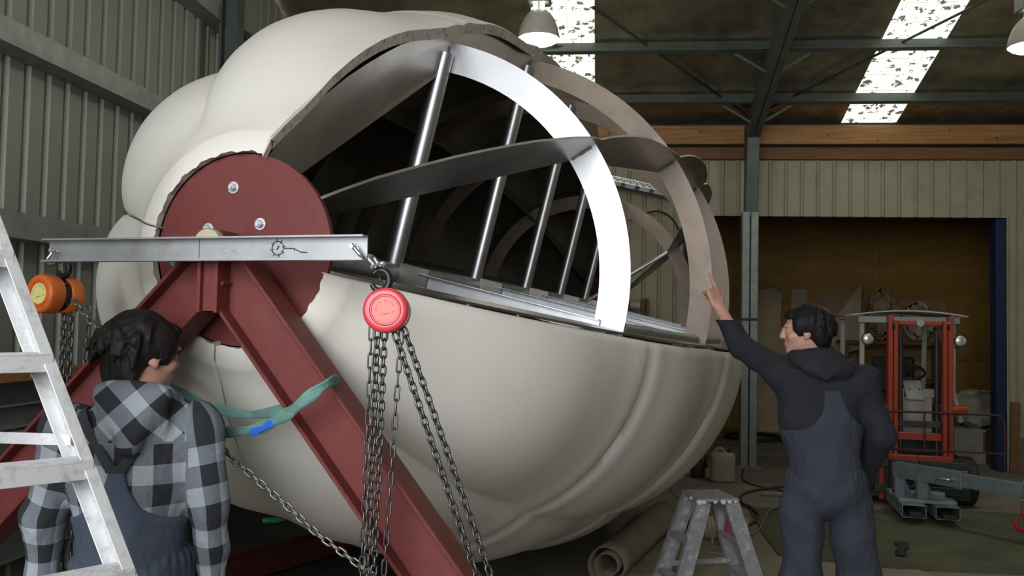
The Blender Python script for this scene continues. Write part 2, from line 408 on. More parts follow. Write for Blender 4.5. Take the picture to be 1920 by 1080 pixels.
for i, (a, b_) in enumerate(SK):
    wn = struct('window_%d' % (i+1), ((a+b_)/2, 8, roof(8)), ['narrow leaf-littered skylight strip in the roof behind the hanging lamp', 'broad leaf-littered skylight strip in the roof above the doorway'][i], 'skylight')
    yb = BY
    while yb > RIDGE+.01:
        ya = max(RIDGE, yb-2.1)
        slab(a, b_, yb, ya, 'skylight_sheet', 'skylight', wn, dz=.02, sub=1); yb = ya
    while yb > FY+.01:
        ya = max(FY, yb-2.1)
        slab(a, b_, yb, ya, 'skylight_sheet', 'skylight', wn, dz=.02, sub=1); yb = ya
    mesh = MB()
    k = a+.075
    while k < b_:
        mesh.tube([(k, BY-.05, roof(BY-.05)+.008), (k, RIDGE, roof(RIDGE)+.008)], .0015, 4); k += .15
    yy = BY-.1
    while yy > RIDGE:
        mesh.tube([(a, yy, roof(yy)+.008), (b_, yy, roof(yy)+.008)], .0015, 4); yy -= .3
    mesh.build('safety_mesh', 'dark_steel', wn)
# purlins (lipped channels along X)
n = V(0, SL, 1).normalized(); t = V(0, 1, -SL).normalized()
for y in (10.62, 9.64, 8.62, 7.6, 6.58, 5.56, 4.54, 3.5):
    o = V((WX+RX)/2, y, roof_z(y)-.01)
    g = MB()
    g.frame(o - n*.075, V(1, 0, 0), t, n, RX-WX, .004, .15)
    g.frame(o - n*.148 - t*.03, V(1, 0, 0), t, n, RX-WX, .065, .004)
    g.frame(o - n*.002 + t*.03, V(1, 0, 0), t, n, RX-WX, .065, .004)
    g.frame(o - n*.135 - t*.06, V(1, 0, 0), t, n, RX-WX, .004, .025)
    g.build('purlin', 'green_steel', ce)
for X in (1.80, -1.95+0*1, 5.5):
    if X == -1.95: continue
    g = MB()
    a = V(X, 11.05, roof_z(11.05)-.30); b_ = V(X, RIDGE, roof_z(RIDGE)-.30)
    for dx in (-.04, .04):
        g.bar(a+V(dx, 0, 0), b_+V(dx, 0, 0), .07, .24, up=n)
    g.build('rafter', 'green_steel', ce, bevel=.006)
    for yy in (10.62, 9.64, 8.62):
        for s in (-1, 1):
            f_ = MB(); f_.bar((X+.06*s, yy, roof_z(yy)-.36), (X+.42*s, yy, roof_z(yy)-.14), .03, .004, up=(0, 1, 0)); f_.build('fly_brace', 'green_steel', ce)
# wind-brace rods
for (a, b_) in (((-.15, 9.0), (1.75, 11.0)), ((1.85, 11.0), (4.5, 8.2)), ((-2.6, 9.0), (-.1, 9.75))):
    g = MB(); g.tube([(a[0], a[1], roof_z(a[1])-.05), (b_[0], b_[1], roof_z(b_[1])-.05)], .014, 6); g.build('brace_rod', 'dark_steel', ce)

# ---- store room beyond the doorway
RY = 15.2
sw = struct('wall_store', (3, RY, 0), 'yellow plywood wall of the store room beyond the doorway', 'wall')
x = -.2
while x < 7.2:
    for (z0, z1) in ((0, 1.22), (1.225, 3.66)):
        b = MB(); b.box((x+.6, RY, (z0+z1)/2), (1.196, .02, z1-z0)); b.build('plywood_panel', 'ply', sw)
    x += 1.2
for (X, name) in ((-.2, 'wall_store_left'), (7.0, 'wall_store_right')):
    s_ = struct(name, (X, 13, 0), 'side wall of the store room beyond the doorway ' + ('on the left' if X < 0 else 'on the right'), 'wall')
    for k in range(3):
        b = MB(); b.box((X, BY+.3+.6+k*1.2, 1.83), (.02, 1.196, 3.66)); b.build('plywood_panel', 'ply', s_)
b = MB(); b.box((3.4, 13.4, 3.7), (7.4, 4.0, .06)); o = b.build('ceiling_store', 'dark_steel'); o['kind'] = 'structure'; tag(o, 'dark ceiling of the store room', 'ceiling')
b = MB(); b.box((3.4, RY+.05, 1.9), (7.6, .04, 3.9)); b.build('light_block', 'dark_steel', sw)  # unseen slab, added to stop light leaking through the plywood gaps
# screw rows in the plywood
for (sx, zs) in ((3.02, (2.95, 2.8, 2.62, 2.35, 2.1)), (3.68, (3.05, 2.9, 2.75, 2.6, 2.45, 2.25, 2.05))):
    for z in zs:
        k = MB(); k.lathe([(.012, 0), (.01, .003), (0, .004)], (sx+random.uniform(-.03, .03), RY-.011, z), (0, -1, 0), 8); k.build('screw', 'dark_steel', sw)
# ================================================================ THE LOBED DRUM
DC = V(-.982, 4.061, 1.906); DA = V(.154, .988, 0).normalized(); DU = V(DA.y, -DA.x, 0); DV = V(0, 0, 1); DS = 1.288
PH = math.radians(13.29); KK = 1.12
def dp(n, r, th): return DC + DA*(DS*n) + (DU*math.sin(th) + DV*math.cos(th))*r
CELLS = [
 [(0, .285), (.03, .335), (.1, .43), (.2, .53), (.3, .622), (.45, .742), (.6, .845), (.8, .955), (.93, 1.012), (1, 1.03)],
 [(0, 1.03), (.06, 1.075), (.16, 1.125), (.28, 1.172), (.4, 1.203), (.55, 1.233), (.75, 1.265), (.9, 1.288), (1, 1.298)],
 [(0, 1.298), (.06, 1.337), (.15, 1.368), (.3, 1.398), (.5, 1.418), (.7, 1.421), (.87, 1.412), (.95, 1.40), (1, 1.375)]]
def prof(n):
    """outer radius of a rib at axial station n (-1..5), scalloped between the rings"""
    if n > 2: n = 4-n
    n = max(n, -1.0); c = min(int(math.floor(n+1)), 2); t = n+1-c
    xs = [a for a, _ in CELLS[c]]; ys = [b for _, b in CELLS[c]]
    return float(np.interp(t, xs, ys))*KK
RINGS = [(0, 1.118, .98), (1, 1.427, 1.30), (2, 1.503, 1.378), (3, 1.427, 1.30), (4, 1.129, .99)]
def inner(n):
    ns = [-1, -.9, 0, 1, 2, 3, 4, 4.9, 5]; rs = [.22, .235, .985, 1.295, 1.37, 1.295, .985, .235, .22]
    return float(np.interp(n, ns, rs))

drum = thing('lobed_drum', DC - V(0, 0, 1.7), 'huge cream lobed drum with a cut-open side showing its aluminium frame', 'drum')
# end discs with bolts
for (n, sgn) in ((-1, -1), (5, 1)):
    c = DC + DA*(DS*n); ax = DA*sgn
    d = MB(); d.lathe([(.0, -.012), (.318, -.012), (.318, .012), (0, .012)], c, ax, 72, X=DU); disc = d.build('end_disc', 'red_oxide', drum, smooth=40)
    tag(disc, 'red-oxide painted steel end disc')
    for (r, a) in ((.21, -11), (.147, -62), (.105, 37), (.127, 141), (.256, -98), (.2, 95), (.2, 200)):
        a = math.radians(a); e = DU*math.sin(a)+DV*math.cos(a); bo = c + e*r + ax*.012
        m = MB(); m.lathe([(.020, 0), (.020, .004), (0, .004)], bo, ax, 16)
        m.lathe([(.0135, .004), (.0135, .016), (.011, .018), (0, .018)], bo, ax, 6, X=e); m.lathe([(.006, .018), (.006, .024), (0, .024)], bo, ax, 10)
        m.build('bolt', 'galv', disc)
    m = MB(); m.lathe([(.028, .0), (.028, .185), (.05, .188), (.05, .208), (.046, .213), (0, .213)], c, ax, 32); m.build('axle', 'brass', drum, smooth=40)
    m = MB(); m.lathe([(.06, .01), (.06, .018), (0, .018)], c, ax, 32); m.build('axle_flange', 'red_oxide', drum, smooth=40)
# spine tube
m = MB(); m.tube([DC - DA*DS*.99, DC + DA*DS*4.99], .05, 16); m.build('spine_tube', 'galv_dull', drum, smooth=40)
# meridian ribs (flat plates standing in planes through the axis, scalloped outside)
ns = []
for c in range(6):
    for t in (0, .03, .06, .1, .16, .22, .3, .4, .5, .6, .7, .78, .84, .9, .94, .97): ns.append(c-1+t)
ns.append(5)
for k in range(8):
    th = PH + k*PI/4; e = DU*math.sin(th)+DV*math.cos(th); t_ = DA.cross(e)
    P = MB(); T = .005
    A_ = [[dp(n, prof(n), th)+t_*T, dp(n, inner(n), th)+t_*T] for n in ns]; B_ = [[dp(n, prof(n), th)-t_*T, dp(n, inner(n), th)-t_*T] for n in ns]
    P.grid(A_); P.grid(B_, flip=True); P.grid([[a[0], b[0]] for a, b in zip(A_, B_)], flip=True); P.grid([[a[1], b[1]] for a, b in zip(A_, B_)])
    P.build('rib', 'alu_plate', drum, smooth=30)
    # small weld fillets where rings meet ribs
    if k in (0, 1, 2):
        for (n, ro, ri) in RINGS[:3]:
            wb_ = MB(); pts = []
            for i in range(9):
                r = ri+.01+(ro-ri-.03)*i/8; pts.append(dp(n-.006, r, th+.008)+V(random.uniform(-.002, .002), 0, random.uniform(-.002, .002)))
            wb_.tube(pts, .006, 6); wb_.build('weld_bead', 'galv', drum, smooth=60)
# hoops
for (n, ro, ri) in RINGS:
    P = MB(); seg = 128; T = .005/DS
    rows = []
    for i in range(seg+1):
        th = 2*PI*i/seg; rows.append([dp(n-T, ro, th), dp(n-T, ri, th), dp(n+T, ri, th), dp(n+T, ro, th), dp(n-T, ro, th)])
    P.grid(rows); P.build('hoop', 'alu_bright' if n == 0 else 'alu_warm', drum, smooth=30)
# spokes: round tubes and galvanised channels in each hoop's plane
for (n, ro, ri) in RINGS:
    for k in ((0, 4, 6) if n < 4 else (0, 1, 4, 6)):
        th = PH+k*PI/4; P = MB(); off = 0.0
        P.tube([dp(n-.028, .03, th), dp(n-.028, ri+.075, th)], .042 if k != 1 else .02, 20); P.build('spoke_tube', 'alu_tube', drum, smooth=40)
    th = PH+PI/2; e = DU*math.sin(th)+DV*math.cos(th); t_ = DA.cross(e); t_ = t_ if t_.z > 0 else -t_
    P = MB(); a, b = dp(n-.04, .14, th), dp(n-.04, ri+.03, th)
    P.bar(a+t_*.03, b+t_*.03, .05, .004, up=t_); P.bar(a-t_*.03, b-t_*.03, .05, .004, up=t_); P.bar(a+DA*.025, b+DA*.025, .004, .064, up=t_)
    P.build('spoke_channel', 'galv', drum)
    P = MB(); P.frame(dp(n-.03, .11, th)+t_*.0, e, DA, t_, .16, .02, .12); P.build('gusset', 'alu_plate', drum, bevel=.004)
    P = MB(); P.frame(dp(n-.06, ri+.05, th)-t_*.03, e, DA, t_, .06, .06, .05); P.build('clip', 'galv', drum, bevel=.004)
# longitudinal stiffener pipe along the cut edge of the lower cladding
for c in range(0, 3):
    P = MB(); th = PH+PI/2-.012
    P.tube([dp(c+.06+i*.88/6, inner(c+.06+i*.88/6)+.09, th) for i in range(7)], .028, 10); P.build('edge_pipe', 'galv_dull', drum, smooth=40)

# cladding skin
def clad_outer(n, th):
    """outer radius of the moulded skin: rib profile + thickness + pillow bulge between ribs"""
    s = ((th-PH) % (PI/4))/(PI/4)
    nn = min(max(n, -1), 5)
    c = nn+1-math.floor(min(nn+1, 5.9999))
    base = prof(nn)
    bul = .070*(max(math.sin(PI*s), 0)**.6)*(.45+.55*math.sin(PI*min(max(c, 0), 1))**.6)*min(1, base/.7)
    fill = .034*math.exp(-(((nn+.5) % 1-.5)/.10)**2) if .5 < nn+1 < 5.5 else 0
    f_ = max(math.sin(PI*s), 0)**.6
    e0 = min(1, max(0, nn+1)/.22); e1 = min(1, max(0, 5-nn)/.22); fs = .48+.52*max(math.sin(PI*s), 0)**.7
    dome = .106*math.exp(-((nn+.65)/.36)**2)*fs*e0*e0*(3-2*e0)
    dome += .10*math.exp(-((nn-4.65)/.36)**2)*fs*e1*e1*(3-2*e1)
    return base + .045 + bul + fill + dome - .026*math.cos(th)
def clad_panel(k0, k1, n0, n1, name='cladding_panel', label=None, g0=.0, g1=.0):
    rows = []; thick = .05
    sub = []
    t = n0
    lst = []
    if n0 == -1: lst += ['lip0', 'lip1']
    for c in range(n0, n1):
        lst += [c+x for x in (.0, .03, .06, .1, .15, .2, .27, .34, .42, .5, .58, .66, .73, .8, .86, .91, .95, .98)]
    lst.append(n1)
    if n1 == 5: lst += ['lop1', 'lop0']
    nth = int(round((k1-k0)*22))
    ths = []
    for i in range(nth+1):
        a = i/22; f_ = a-math.floor(a)
        ths.append(PH+(k0+a)*PI/4)
    ths[0] += g0; ths[-1] -= g1
    ths = [ths[0], ths[0]+.012] + [x for x in ths[1:-1] if ths[0]+.02 < x < ths[-1]-.02] + [ths[-1]-.012, ths[-1]]
    out = []; inn = []
    for q in lst:
        ro = []; ri = []
        for th in ths:
            if q == 'lip0': n, r = -1.032, .322
            elif q == 'lip1': n, r = -1.016, .385+.006*math.sin(PI*(((th-PH) % (PI/4))/(PI/4)))
            elif q == 'lop1': n, r = 5.03, .40
            elif q == 'lop0': n, r = 5.035, .325
            else:
                n = q; r = clad_outer(q, th)
                if q < -.65: r = max(r, .405+(q+1)*1.45-1.6*(q+1)**2)
                if q > 4.65: r = max(r, .405+(5-q)*1.45-1.6*(5-q)**2)
            wob = .003*math.sin(th*23+n*7)+.002*math.sin(th*51-n*19)
            if th in (ths[0], ths[-1]): r -= .012
            ro.append(dp(n, r+wob*(q == 'lip0'), th))
            di = .02 if isinstance(q, str) else 0
            ri.append(dp(n+(di if n < 2 else -di), r-(thick if not isinstance(q, str) else .0), th))
        out.append(ro); inn.append(ri)
    mb = MB(); nr = len(lst); m = len(ths)
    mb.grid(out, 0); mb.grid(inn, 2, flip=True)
    mb.grid([out[0], inn[0]], 1, flip=True); mb.grid([out[-1], inn[-1]], 1)
    mb.grid([[a[0], b[0]] for a, b in zip(out, inn)], 1, flip=False); mb.grid([[a[-1], b[-1]] for a, b in zip(out, inn)], 1, flip=True)
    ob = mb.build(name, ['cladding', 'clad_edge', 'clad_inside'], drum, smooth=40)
    return ob
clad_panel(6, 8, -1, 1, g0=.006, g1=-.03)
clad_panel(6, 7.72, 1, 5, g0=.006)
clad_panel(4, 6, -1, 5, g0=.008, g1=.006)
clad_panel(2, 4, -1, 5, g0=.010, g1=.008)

# ================================================================ STANDS (A-frames of red I-beams)
def ibeam(mb, a, b, wn, D, B, tw=.010, tf=.012):
    """I-section from a to b: wn = direction across the web face (normal to web), D depth, B flange width"""
    a = Vector(a); b = Vector(b); Y = (b-a).normalized(); W = Vector(wn).normalized(); Fd = Y.cross(W).normalized()
    mb.frame((a+b)/2, W, Y, Fd, tw, (b-a).length, D)
    for s in (-1, 1): mb.frame((a+b)/2 + Fd*(s*D/2), W, Y, Fd, B, (b-a).length, tf)
def stand(n, label, feet):
    st = thing('support_stand', DC + DA*(DS*n) - V(0, 0, DC.z), label, 'stand', 'A-frame stands at the ends of the drum')
    o = DC + DA*(DS*n)
    def q(uu, vv, w=0): return o + DU*uu + DV*vv + DA*w
    zf = -DC.z+.012
    for (s, uf) in ((1, feet[0]), (-1, feet[1])):
        m = MB(); a = q(.012*s, -.06); b = q(uf, zf)
        ibeam(m, a, b, DA, .155, .115)
        m.build('leg', 'red_oxide', st, bevel=.003)
        m = MB(); m.frame(q(uf, zf), DU, DA, DV, .34, .22, .02); m.build('foot_plate', 'red_oxide', st)
    m = MB(); m.frame(q(-.03, -.115, -.015), DU, DA, DV, .012, .12, .19); m.build('stiffener', 'red_oxide', st)
    m = MB(); m.frame(q(.03, -.115, -.015), DU, DA, DV, .012, .12, .19); m.build('stiffener', 'red_oxide', st)
    m = MB(); m.lathe([(.029, -.05), (.05, -.05), (.05, .05), (.029, .05), (.029, -.05)], o, DA, 32); m.build('bearing_ring', 'red_oxide', st, smooth=40)
    m = MB(); m.frame(q(0, -.12, .0), DU, DA, DV, .05, .118, .17); m.build('apex_plate', 'red_oxide', st)
    return st
stand(-1.10, 'red steel A-frame stand in front of the drum end disc', (1.52, -1.85))
s2 = stand(5.12, 'second red steel A-frame stand behind the far end of the drum', (.75, -1.3))
s2['group'] = 'A-frame stands at the ends of the drum'
# ================================================================ SPREADER BAR, SHACKLES, HOISTS, CHAINS
def q_(n, uu, vv): return DC + DA*(DS*n) + DU*uu + DV*vv
bar = thing('spreader_bar', q_(-1.18, 0, -.02), 'dull silver steel channel bolted level across the axle end', 'steel channel')
NB = -1.178
def bq(uu, vv, w=0): return q_(NB, uu, vv + uu*.006) - DA*w
a, b = bq(-.563, -.019), bq(.543, -.019)
m = MB(); m.bar(a, b, .005, .068, up=DV); m.build('web', 'bar_steel', bar)
for s in (-1, 1):
    m = MB(); m.bar(a+DV*(s*.034)-DA*.018, b+DV*(s*.034)-DA*.018, .038, .005, up=DV); m.build('flange', 'bar_steel', bar)
def mark(pts, r=.0016, name='pen_mark', mt='print_black'):
    m = MB(); m.tube(pts, r, 5); return m.build(name, mt, bar)
def oval(cu, cv, ru, rv, n=20): return [bq(cu+ru*math.cos(2*PI*i/n), cv+rv*math.sin(2*PI*i/n), .003) for i in range(n+1)]
mark(oval(.255, -.017, .019, .021), .0016)
for i in range(8):
    an = 2*PI*i/8+.2; mark([bq(.255+k*.019*math.cos(an), -.017+k*.021*math.sin(an), .003) for k in (.8, 1.32)], .0016)
mark([bq(.252, -.022, .003), bq(.259, -.010, .003)], .002)
mark([bq(.275, -.017, .003), bq(.31, -.019, .003), bq(.33, -.029, .003), bq(.352, -.031, .003)], .0016)
mark([bq(.31, -.019, .003), bq(.31, -.026, .003)], .0012)
for (cu, w_) in ((-.175, .009), (-.132, .012), (.075, .012), (.118, .012)): mark(oval(cu, -.025, w_, .006), .0011, mt='brass')
mark([bq(-.012, .012, .003), bq(-.012, -.046, .003)], .0009)
def shackle(c, down, across, R, L, r, label):
    """bow shackle: pin at c along `across`, bow towards `down`"""
    c = Vector(c); d = Vector(down).normalized(); ac = Vector(across); ac = (ac - d*ac.dot(d)).normalized()
    t = thing('shackle', c, label, 'shackle', 'bow shackles at the ends of the channel')
    pts = [c - ac*R*.8 - d*.006] + [c - ac*R*.85 + d*L*.35]
    for i in range(9):
        an = PI*i/8; pts.append(c + d*(L*.55) - ac*(R*math.cos(an)) + d*(R*math.sin(an)))
    pts += [c + ac*R*.85 + d*L*.35, c + ac*R*.8 - d*.006]
    m = MB(); m.tube(pts, r, 10); m.build('bow', 'zinc', t, smooth=60)
    m = MB(); m.tube([c - ac*(R*.8+.016), c + ac*(R*.8+.016)], r*.95, 10); m.lathe([(r*1.6, 0), (r*1.6, .012), (0, .012)], c+ac*(R*.8+.012), ac, 6); m.build('pin', 'zinc', t, smooth=40)
    return t
link_proto = {}
def link_mesh(pitch, d, mt):
    key = (pitch, d, mt)
    if key in link_proto: return link_proto[key]
    h = (pitch+d)/2; wr = d*1.12; pts = []
    for s, y0 in ((1, h-wr), (-1, -(h-wr))):
        for i in range(5):
            an = PI*i/4; pts.append(V(s*wr*math.cos(an), y0 + s*wr*math.sin(an), 0))
    m = MB(); m.tube(pts, d/2, 6, closed=True, up=(0, 0, 1))
    me = bpy.data.meshes.new('chain_link'); me.from_pydata(m.v, [], m.f); me.materials.append(M[mt])
    me.polygons.foreach_set('use_smooth', [True]*len(me.polygons)); link_proto[key] = me; return me
def chain(parent, pts, pitch, d, mt, roll0=0.0, side=(0, 1, 0)):
    me = link_mesh(pitch, d, mt); pts = [Vector(p) for p in pts]
    seg = [0]
    for i in range(1, len(pts)): seg.append(seg[-1]+(pts[i]-pts[i-1]).length)
    n = int(seg[-1]/pitch); inv = wm(parent).inverted()
    for k in range(n):
        s = (k+.5)*pitch; i = 1
        while seg[i] < s: i += 1
        t = (s-seg[i-1])/(seg[i]-seg[i-1]); p = pts[i-1].lerp(pts[i], t); Y = (pts[i]-pts[i-1]).normalized()
        X = Y.cross(Vector(side)).normalized(); Z = X.cross(Y)
        ro = roll0 + (PI/2)*(k % 2) + random.uniform(-.12, .12)
        X2 = X*math.cos(ro)+Z*math.sin(ro); Z2 = X2.cross(Y)
        ob = bpy.data.objects.new('chain_link', me); COL.objects.link(ob)
        ob.parent = parent; ob.matrix_parent_inverse = inv
        ob.matrix_basis = Matrix(((X2.x, Y.x, Z2.x, p.x), (X2.y, Y.y, Z2.y, p.y), (X2.z, Y.z, Z2.z, p.z), (0, 0, 0, 1)))
def arc_text(mb, txt, c, X, Y, R, a0, a1, size):
    for i, ch in enumerate(txt):
        if ch == ' ': continue
        an = a0+(a1-a0)*i/(len(txt)-1); vs, fs = GLYPH[ch]
        rd = X*math.cos(an)+Y*math.sin(an); tg = X*math.sin(an)-Y*math.cos(an)
        mb.add([c + rd*R + tg*(x*size) + rd*(y*size) for x, y in vs], fs)
def line_text(mb, txt, c, X, Y, size, adv):
    for i, ch in enumerate(txt):
        if ch == ' ': continue
        vs, fs = GLYPH[ch]; o = c + X*((i-(len(txt)-1)/2)*adv)
        mb.add([o + X*(x*size) + Y*(y*size) for x, y in vs], fs)
def hoist(c, ax, label, body, labelm, printm, hook_at):
    """hand chain hoist: c = centre of the front cap face, ax = direction the cap faces"""
    c = Vector(c); ax = Vector(ax).normalized(); X = ax.cross(V(0, 0, 1)).normalized()*-1; Y = X.cross(ax)*-1
    if Y.z < 0: Y = -Y
    X = Y.cross(ax)
    t = thing('chain_hoist', c - ax*.07, label, 'chain hoist', 'hand chain hoists on the channel')
    r = .064
    m = MB(); m.lathe([(r*.90, -.058), (r*.98, -.056), (r, -.050), (r, -.012), (r*.96, -.004), (r*.86, 0), (r*.70, -.0005), (r*.685, -.003), (r*.66, -.0005), (r*.62, -.0005), (r*.60, -.004), (0, -.004)], c, ax, 48, X=X); m.build('cap', body, t, smooth=50)
    m = MB(); m.lathe([(.034, 0), (.034, .0012), (0, .0012)], c - ax*.0038, ax, 40, X=X); lb = m.build('label_disc', labelm, t, smooth=40)
    tilt = math.radians(14); X2 = X*math.cos(tilt)+Y*math.sin(tilt); Y2 = Y*math.cos(tilt)-X*math.sin(tilt)
    m = MB(); arc_text(m, 'CHAIN BLOCK', c - ax*.0023, X2, Y2, .0235, PI*.97, PI*.10, .0085); m.build('lettering', printm, lb)
    m = MB(); line_text(m, '1 TONNE 3M', c - ax*.0023 - Y2*.013, X2, Y2, .0075, .0051); m.build('lettering', printm, lb)
    m = MB(); m.lathe([(.04, -.085), (.055, -.085), (.055, -.058), (.04, -.058)], c, ax, 32); m.frame(c - ax*.072 + V(0, 0, .0), X, Y, ax, .10, .07, .012); m.build('frame_plates', 'black_iron', t, smooth=40)
    m = MB(); m.lathe([(0, -.140), (r*.8, -.140), (r*.93, -.132), (r*.95, -.12), (r*.95, -.088), (r*.90, -.085), (0, -.085)], c, ax, 40); m.build('rear_cover', body, t, smooth=50)
    # suspension hook: open C with latch
    h = Vector(hook_at); top = c - ax*.06 + Y*.062
    e = (h-top); pts = []
    mid = h - V(0, 0, .012)
    for i in range(15):
        an = math.radians(-70 + 300*i/14); pts.append(mid + X*(.026*math.cos(an-PI/2)) + V(0, 0, 1)*(.03*math.sin(an-PI/2)+.004))
    rs = [.007+.004*math.sin(PI*i/14) for i in range(15)]
    m = MB(); m.tube(pts, rs, 10); m.tube([top-Y*.01, mid - V(0, 0, .026)], .009, 10); hk = m.build('hook', 'black_iron', t, smooth=60)
    m = MB(); m.tube([mid + X*.012 - V(0, 0, .03), mid + X*.004, mid - X*.004 + V(0, 0, .014)], .0035, 8); m.build('latch', 'black_iron', hk, smooth=60)
    return t
# right-hand (red) hoist
pin = bq(.507, -.014, .012)
shackle(pin, V(.55, .02, -.6), DA, .016, .05, .006, 'silver bow shackle pinned through the right end of the channel')
shackle(V(-.640, 2.435, 1.838), V(-.45, 0, .55), V(.4, .9, 0), .015, .036, .0055, 'small silver bow shackle linking the black hook to the upper shackle')
HSC = .968
def hs(p, k=HSC): return (p[0]*k, p[1]*k, 1.68+(p[2]-1.68)*k)
rh = hoist(hs((-.622, 2.475, 1.712)), V(.12, -.99, .04), 'red hand chain hoist hanging from the right end of the channel', 'hoist_red', 'label_red', 'print_red', hs((-.652, 2.53, 1.808)))
yb = 2.535
S_ = [([(-.676, yb, 1.665), (-.690, yb+.01, .93), (-.694, yb+.01, .55)], .040, .0055, 'chain_steel', .1),
      ([(-.658, yb, 1.655), (-.673, yb, .93), (-.680, yb, .55)], .025, .0070, 'chain_steel', .75),
      ([(-.640, yb+.012, 1.650), (-.654, yb+.012, .93), (-.662, yb+.012, .55)], .025, .0070, 'chain_steel', .5),
      ([(-.588, yb+.01, 1.655), (-.596, yb+.01, 1.50), (-.626, yb+.02, .93), (-.640, yb+.02, .6)], .040, .0055, 'chain_steel', .2),
      ([(-.605, yb-.005, 1.645), (-.352, yb+.035, .94), (-.235, yb+.06, .6)], .025, .0072, 'chain_steel', .75),
      ([(-.580, yb, 1.66), (-.312, yb+.045, .94), (-.19, yb+.07, .6)], .025, .0072, 'chain_steel', .75)]
for (pts, pi_, d, mt, r0) in S_: chain(rh, [hs(p_, HSC-.028*max(0, min(1, (1.66-p_[2])/.7))) for p_ in pts], pi_, d, mt, r0)
# left-hand (orange) hoist
pin = bq(-.527, -.022, .012)
shackle(pin, V(-.35, -.02, -.6), DA, .016, .05, .006, 'silver bow shackle pinned through the left end of the channel')
oh = hoist((-1.835, 2.69, 1.748), V(-.30, -.95, .03), 'orange hand chain hoist hanging from the left end of the channel', 'hoist_orange', 'label_yellow', 'print_black', (-1.800, 2.77, 1.845))
chain(oh, [(-1.795, 2.775, 1.705), (-1.80, 2.775, 1.3), (-1.805, 2.775, .5)], .025, .007, 'chain_steel', .7)
chain(oh, [(-1.780, 2.79, 1.70), (-1.785, 2.79, 1.3), (-1.79, 2.79, .5)], .025, .007, 'chain_steel', .2)
chain(oh, [(-1.725, 2.80, 1.71), (-1.735, 2.81, 1.57), (-1.752, 2.81, 1.37), (-1.76, 2.81, .8)], .036, .006, 'chain_steel', .2)
chain(oh, [(-1.742, 2.74, 1.733), (-1.60, 2.67, 1.62), (-1.41, 2.60, 1.465), (-1.235, 2.64, 1.325), (-1.085, 2.63, 1.21), (-.955, 2.63, 1.11), (-.845, 2.62, 1.025), (-.715, 2.61, .945), (-.66, 2.60, .91), (-.60, 2.57, .88)], .027, .0075, 'chain_light', .8, side=(0, 1, .2))

# ================================================================ GREEN LIFTING SLING
def ribbon(mb, pts, wv, width, thick):
    pts = [Vector(p) for p in pts]; out = []
    # Catmull-Rom resample
    P = []
    for i in range(len(pts)-1):
        p0 = pts[max(i-1, 0)]; p1 = pts[i]; p2 = pts[i+1]; p3 = pts[min(i+2, len(pts)-1)]
        for k in range(8):
            t = k/8; P.append(.5*((2*p1)+(p2-p0)*t+(2*p0-5*p1+4*p2-p3)*t*t+(3*p1-p0-3*p2+p3)*t**3))
    P.append(pts[-1]); n = len(P); rows = []
    for i, p in enumerate(P):
        t = (P[min(i+1, n-1)]-P[max(i-1, 0)]).normalized()
        w0 = Vector(wv[0]).lerp(Vector(wv[1]), i/(n-1)); w_ = (w0 - t*w0.dot(t)).normalized(); nn = t.cross(w_)
        hw = width*.5*(.86+.14*math.sin(i*.55)); row = []
        for (a, h) in ((-1, 0), (-.8, 1), (-.3, 1.4), (.3, .8), (.8, 1), (1, 0), (.8, -1), (-.8, -1), (-1, 0)):
            row.append(p + w_*(a*hw) + nn*(h*thick/2))
        rows.append(row)
    mb.grid(rows); return P
sl = thing('lifting_sling', (-.9, 2.56, 1.40), 'teal green webbing sling looped round the right leg of the red stand', 'sling')
m = MB(); ribbon(m, [(-1.50, 2.70, 1.51), (-1.42, 2.73, 1.465), (-1.335, 2.755, 1.415), (-1.23, 2.76, 1.38), (-1.12, 2.755, 1.368), (-1.00, 2.745, 1.395), (-.93, 2.735, 1.425), (-.87, 2.70, 1.455), (-.80, 2.62, 1.495), (-.78, 2.54, 1.50)], ((0, .2, 1), (0, -.3, 1)), .036, .006); m.build('webbing', 'sling_green', sl, smooth=50)
m = MB(); ribbon(m, [(-1.36, 2.70, 1.355), (-1.27, 2.68, 1.335), (-1.15, 2.64, 1.325), (-1.02, 2.57, 1.350), (-.955, 2.515, 1.38), (-.895, 2.47, 1.41), (-.83, 2.455, 1.46), (-.782, 2.47, 1.498), (-.778, 2.55, 1.502)], ((0, -.2, 1), (0, -.4, 1)), .040, .008); m.build('webbing', 'sling_green', sl, smooth=50)
m = MB(); ribbon(m, [(-1.055, 2.580, 1.332), (-1.01, 2.552, 1.350), (-.965, 2.520, 1.372), (-.925, 2.496, 1.388)], ((0, -.1, 1), (0, -.1, 1)), .024, .004); tagm = m.build('id_tag', 'blue_tag', sl, smooth=50); tag(tagm, 'bright blue tag')

# ================================================================ STEP LADDER (foreground left)
ld = thing('step_ladder', (-1.05, 1.95, 0), 'paint-speckled aluminium step ladder in the left foreground', 'ladder')
T = V(-.205, -.28, 0).normalized()           # direction of the treads, towards the camera and left
P0 = V(-1.457, 2.06, 1.745); P1 = V(-1.116, 2.002, 1.082); dirS = (P1-P0).normalized()
def srail(off, name='stile'):
    a = P0 - dirS*.75 + off; b = P0 + dirS*((P0.z)/(-dirS.z)-.0) + off
    m = MB(); Wd = dirS.cross(T).normalized(); hw = .040
    m.frame((a+b)/2 - T*.0, Wd, dirS, T, 2*hw, (b-a).length, .004)
    for s in (-1, 1):
        m.frame((a+b)/2 + Wd*(s*hw) + T*.013, Wd, dirS, T, .004, (b-a).length, .030)
    m.build(name, 'ladder_alu', ld, bevel=.001)
srail(V(0, 0, 0)); srail(T*.36)
Wd = dirS.cross(T).normalized(); HZ = V(Wd.x, Wd.y, 0).normalized()
L0 = (P1-P0).length
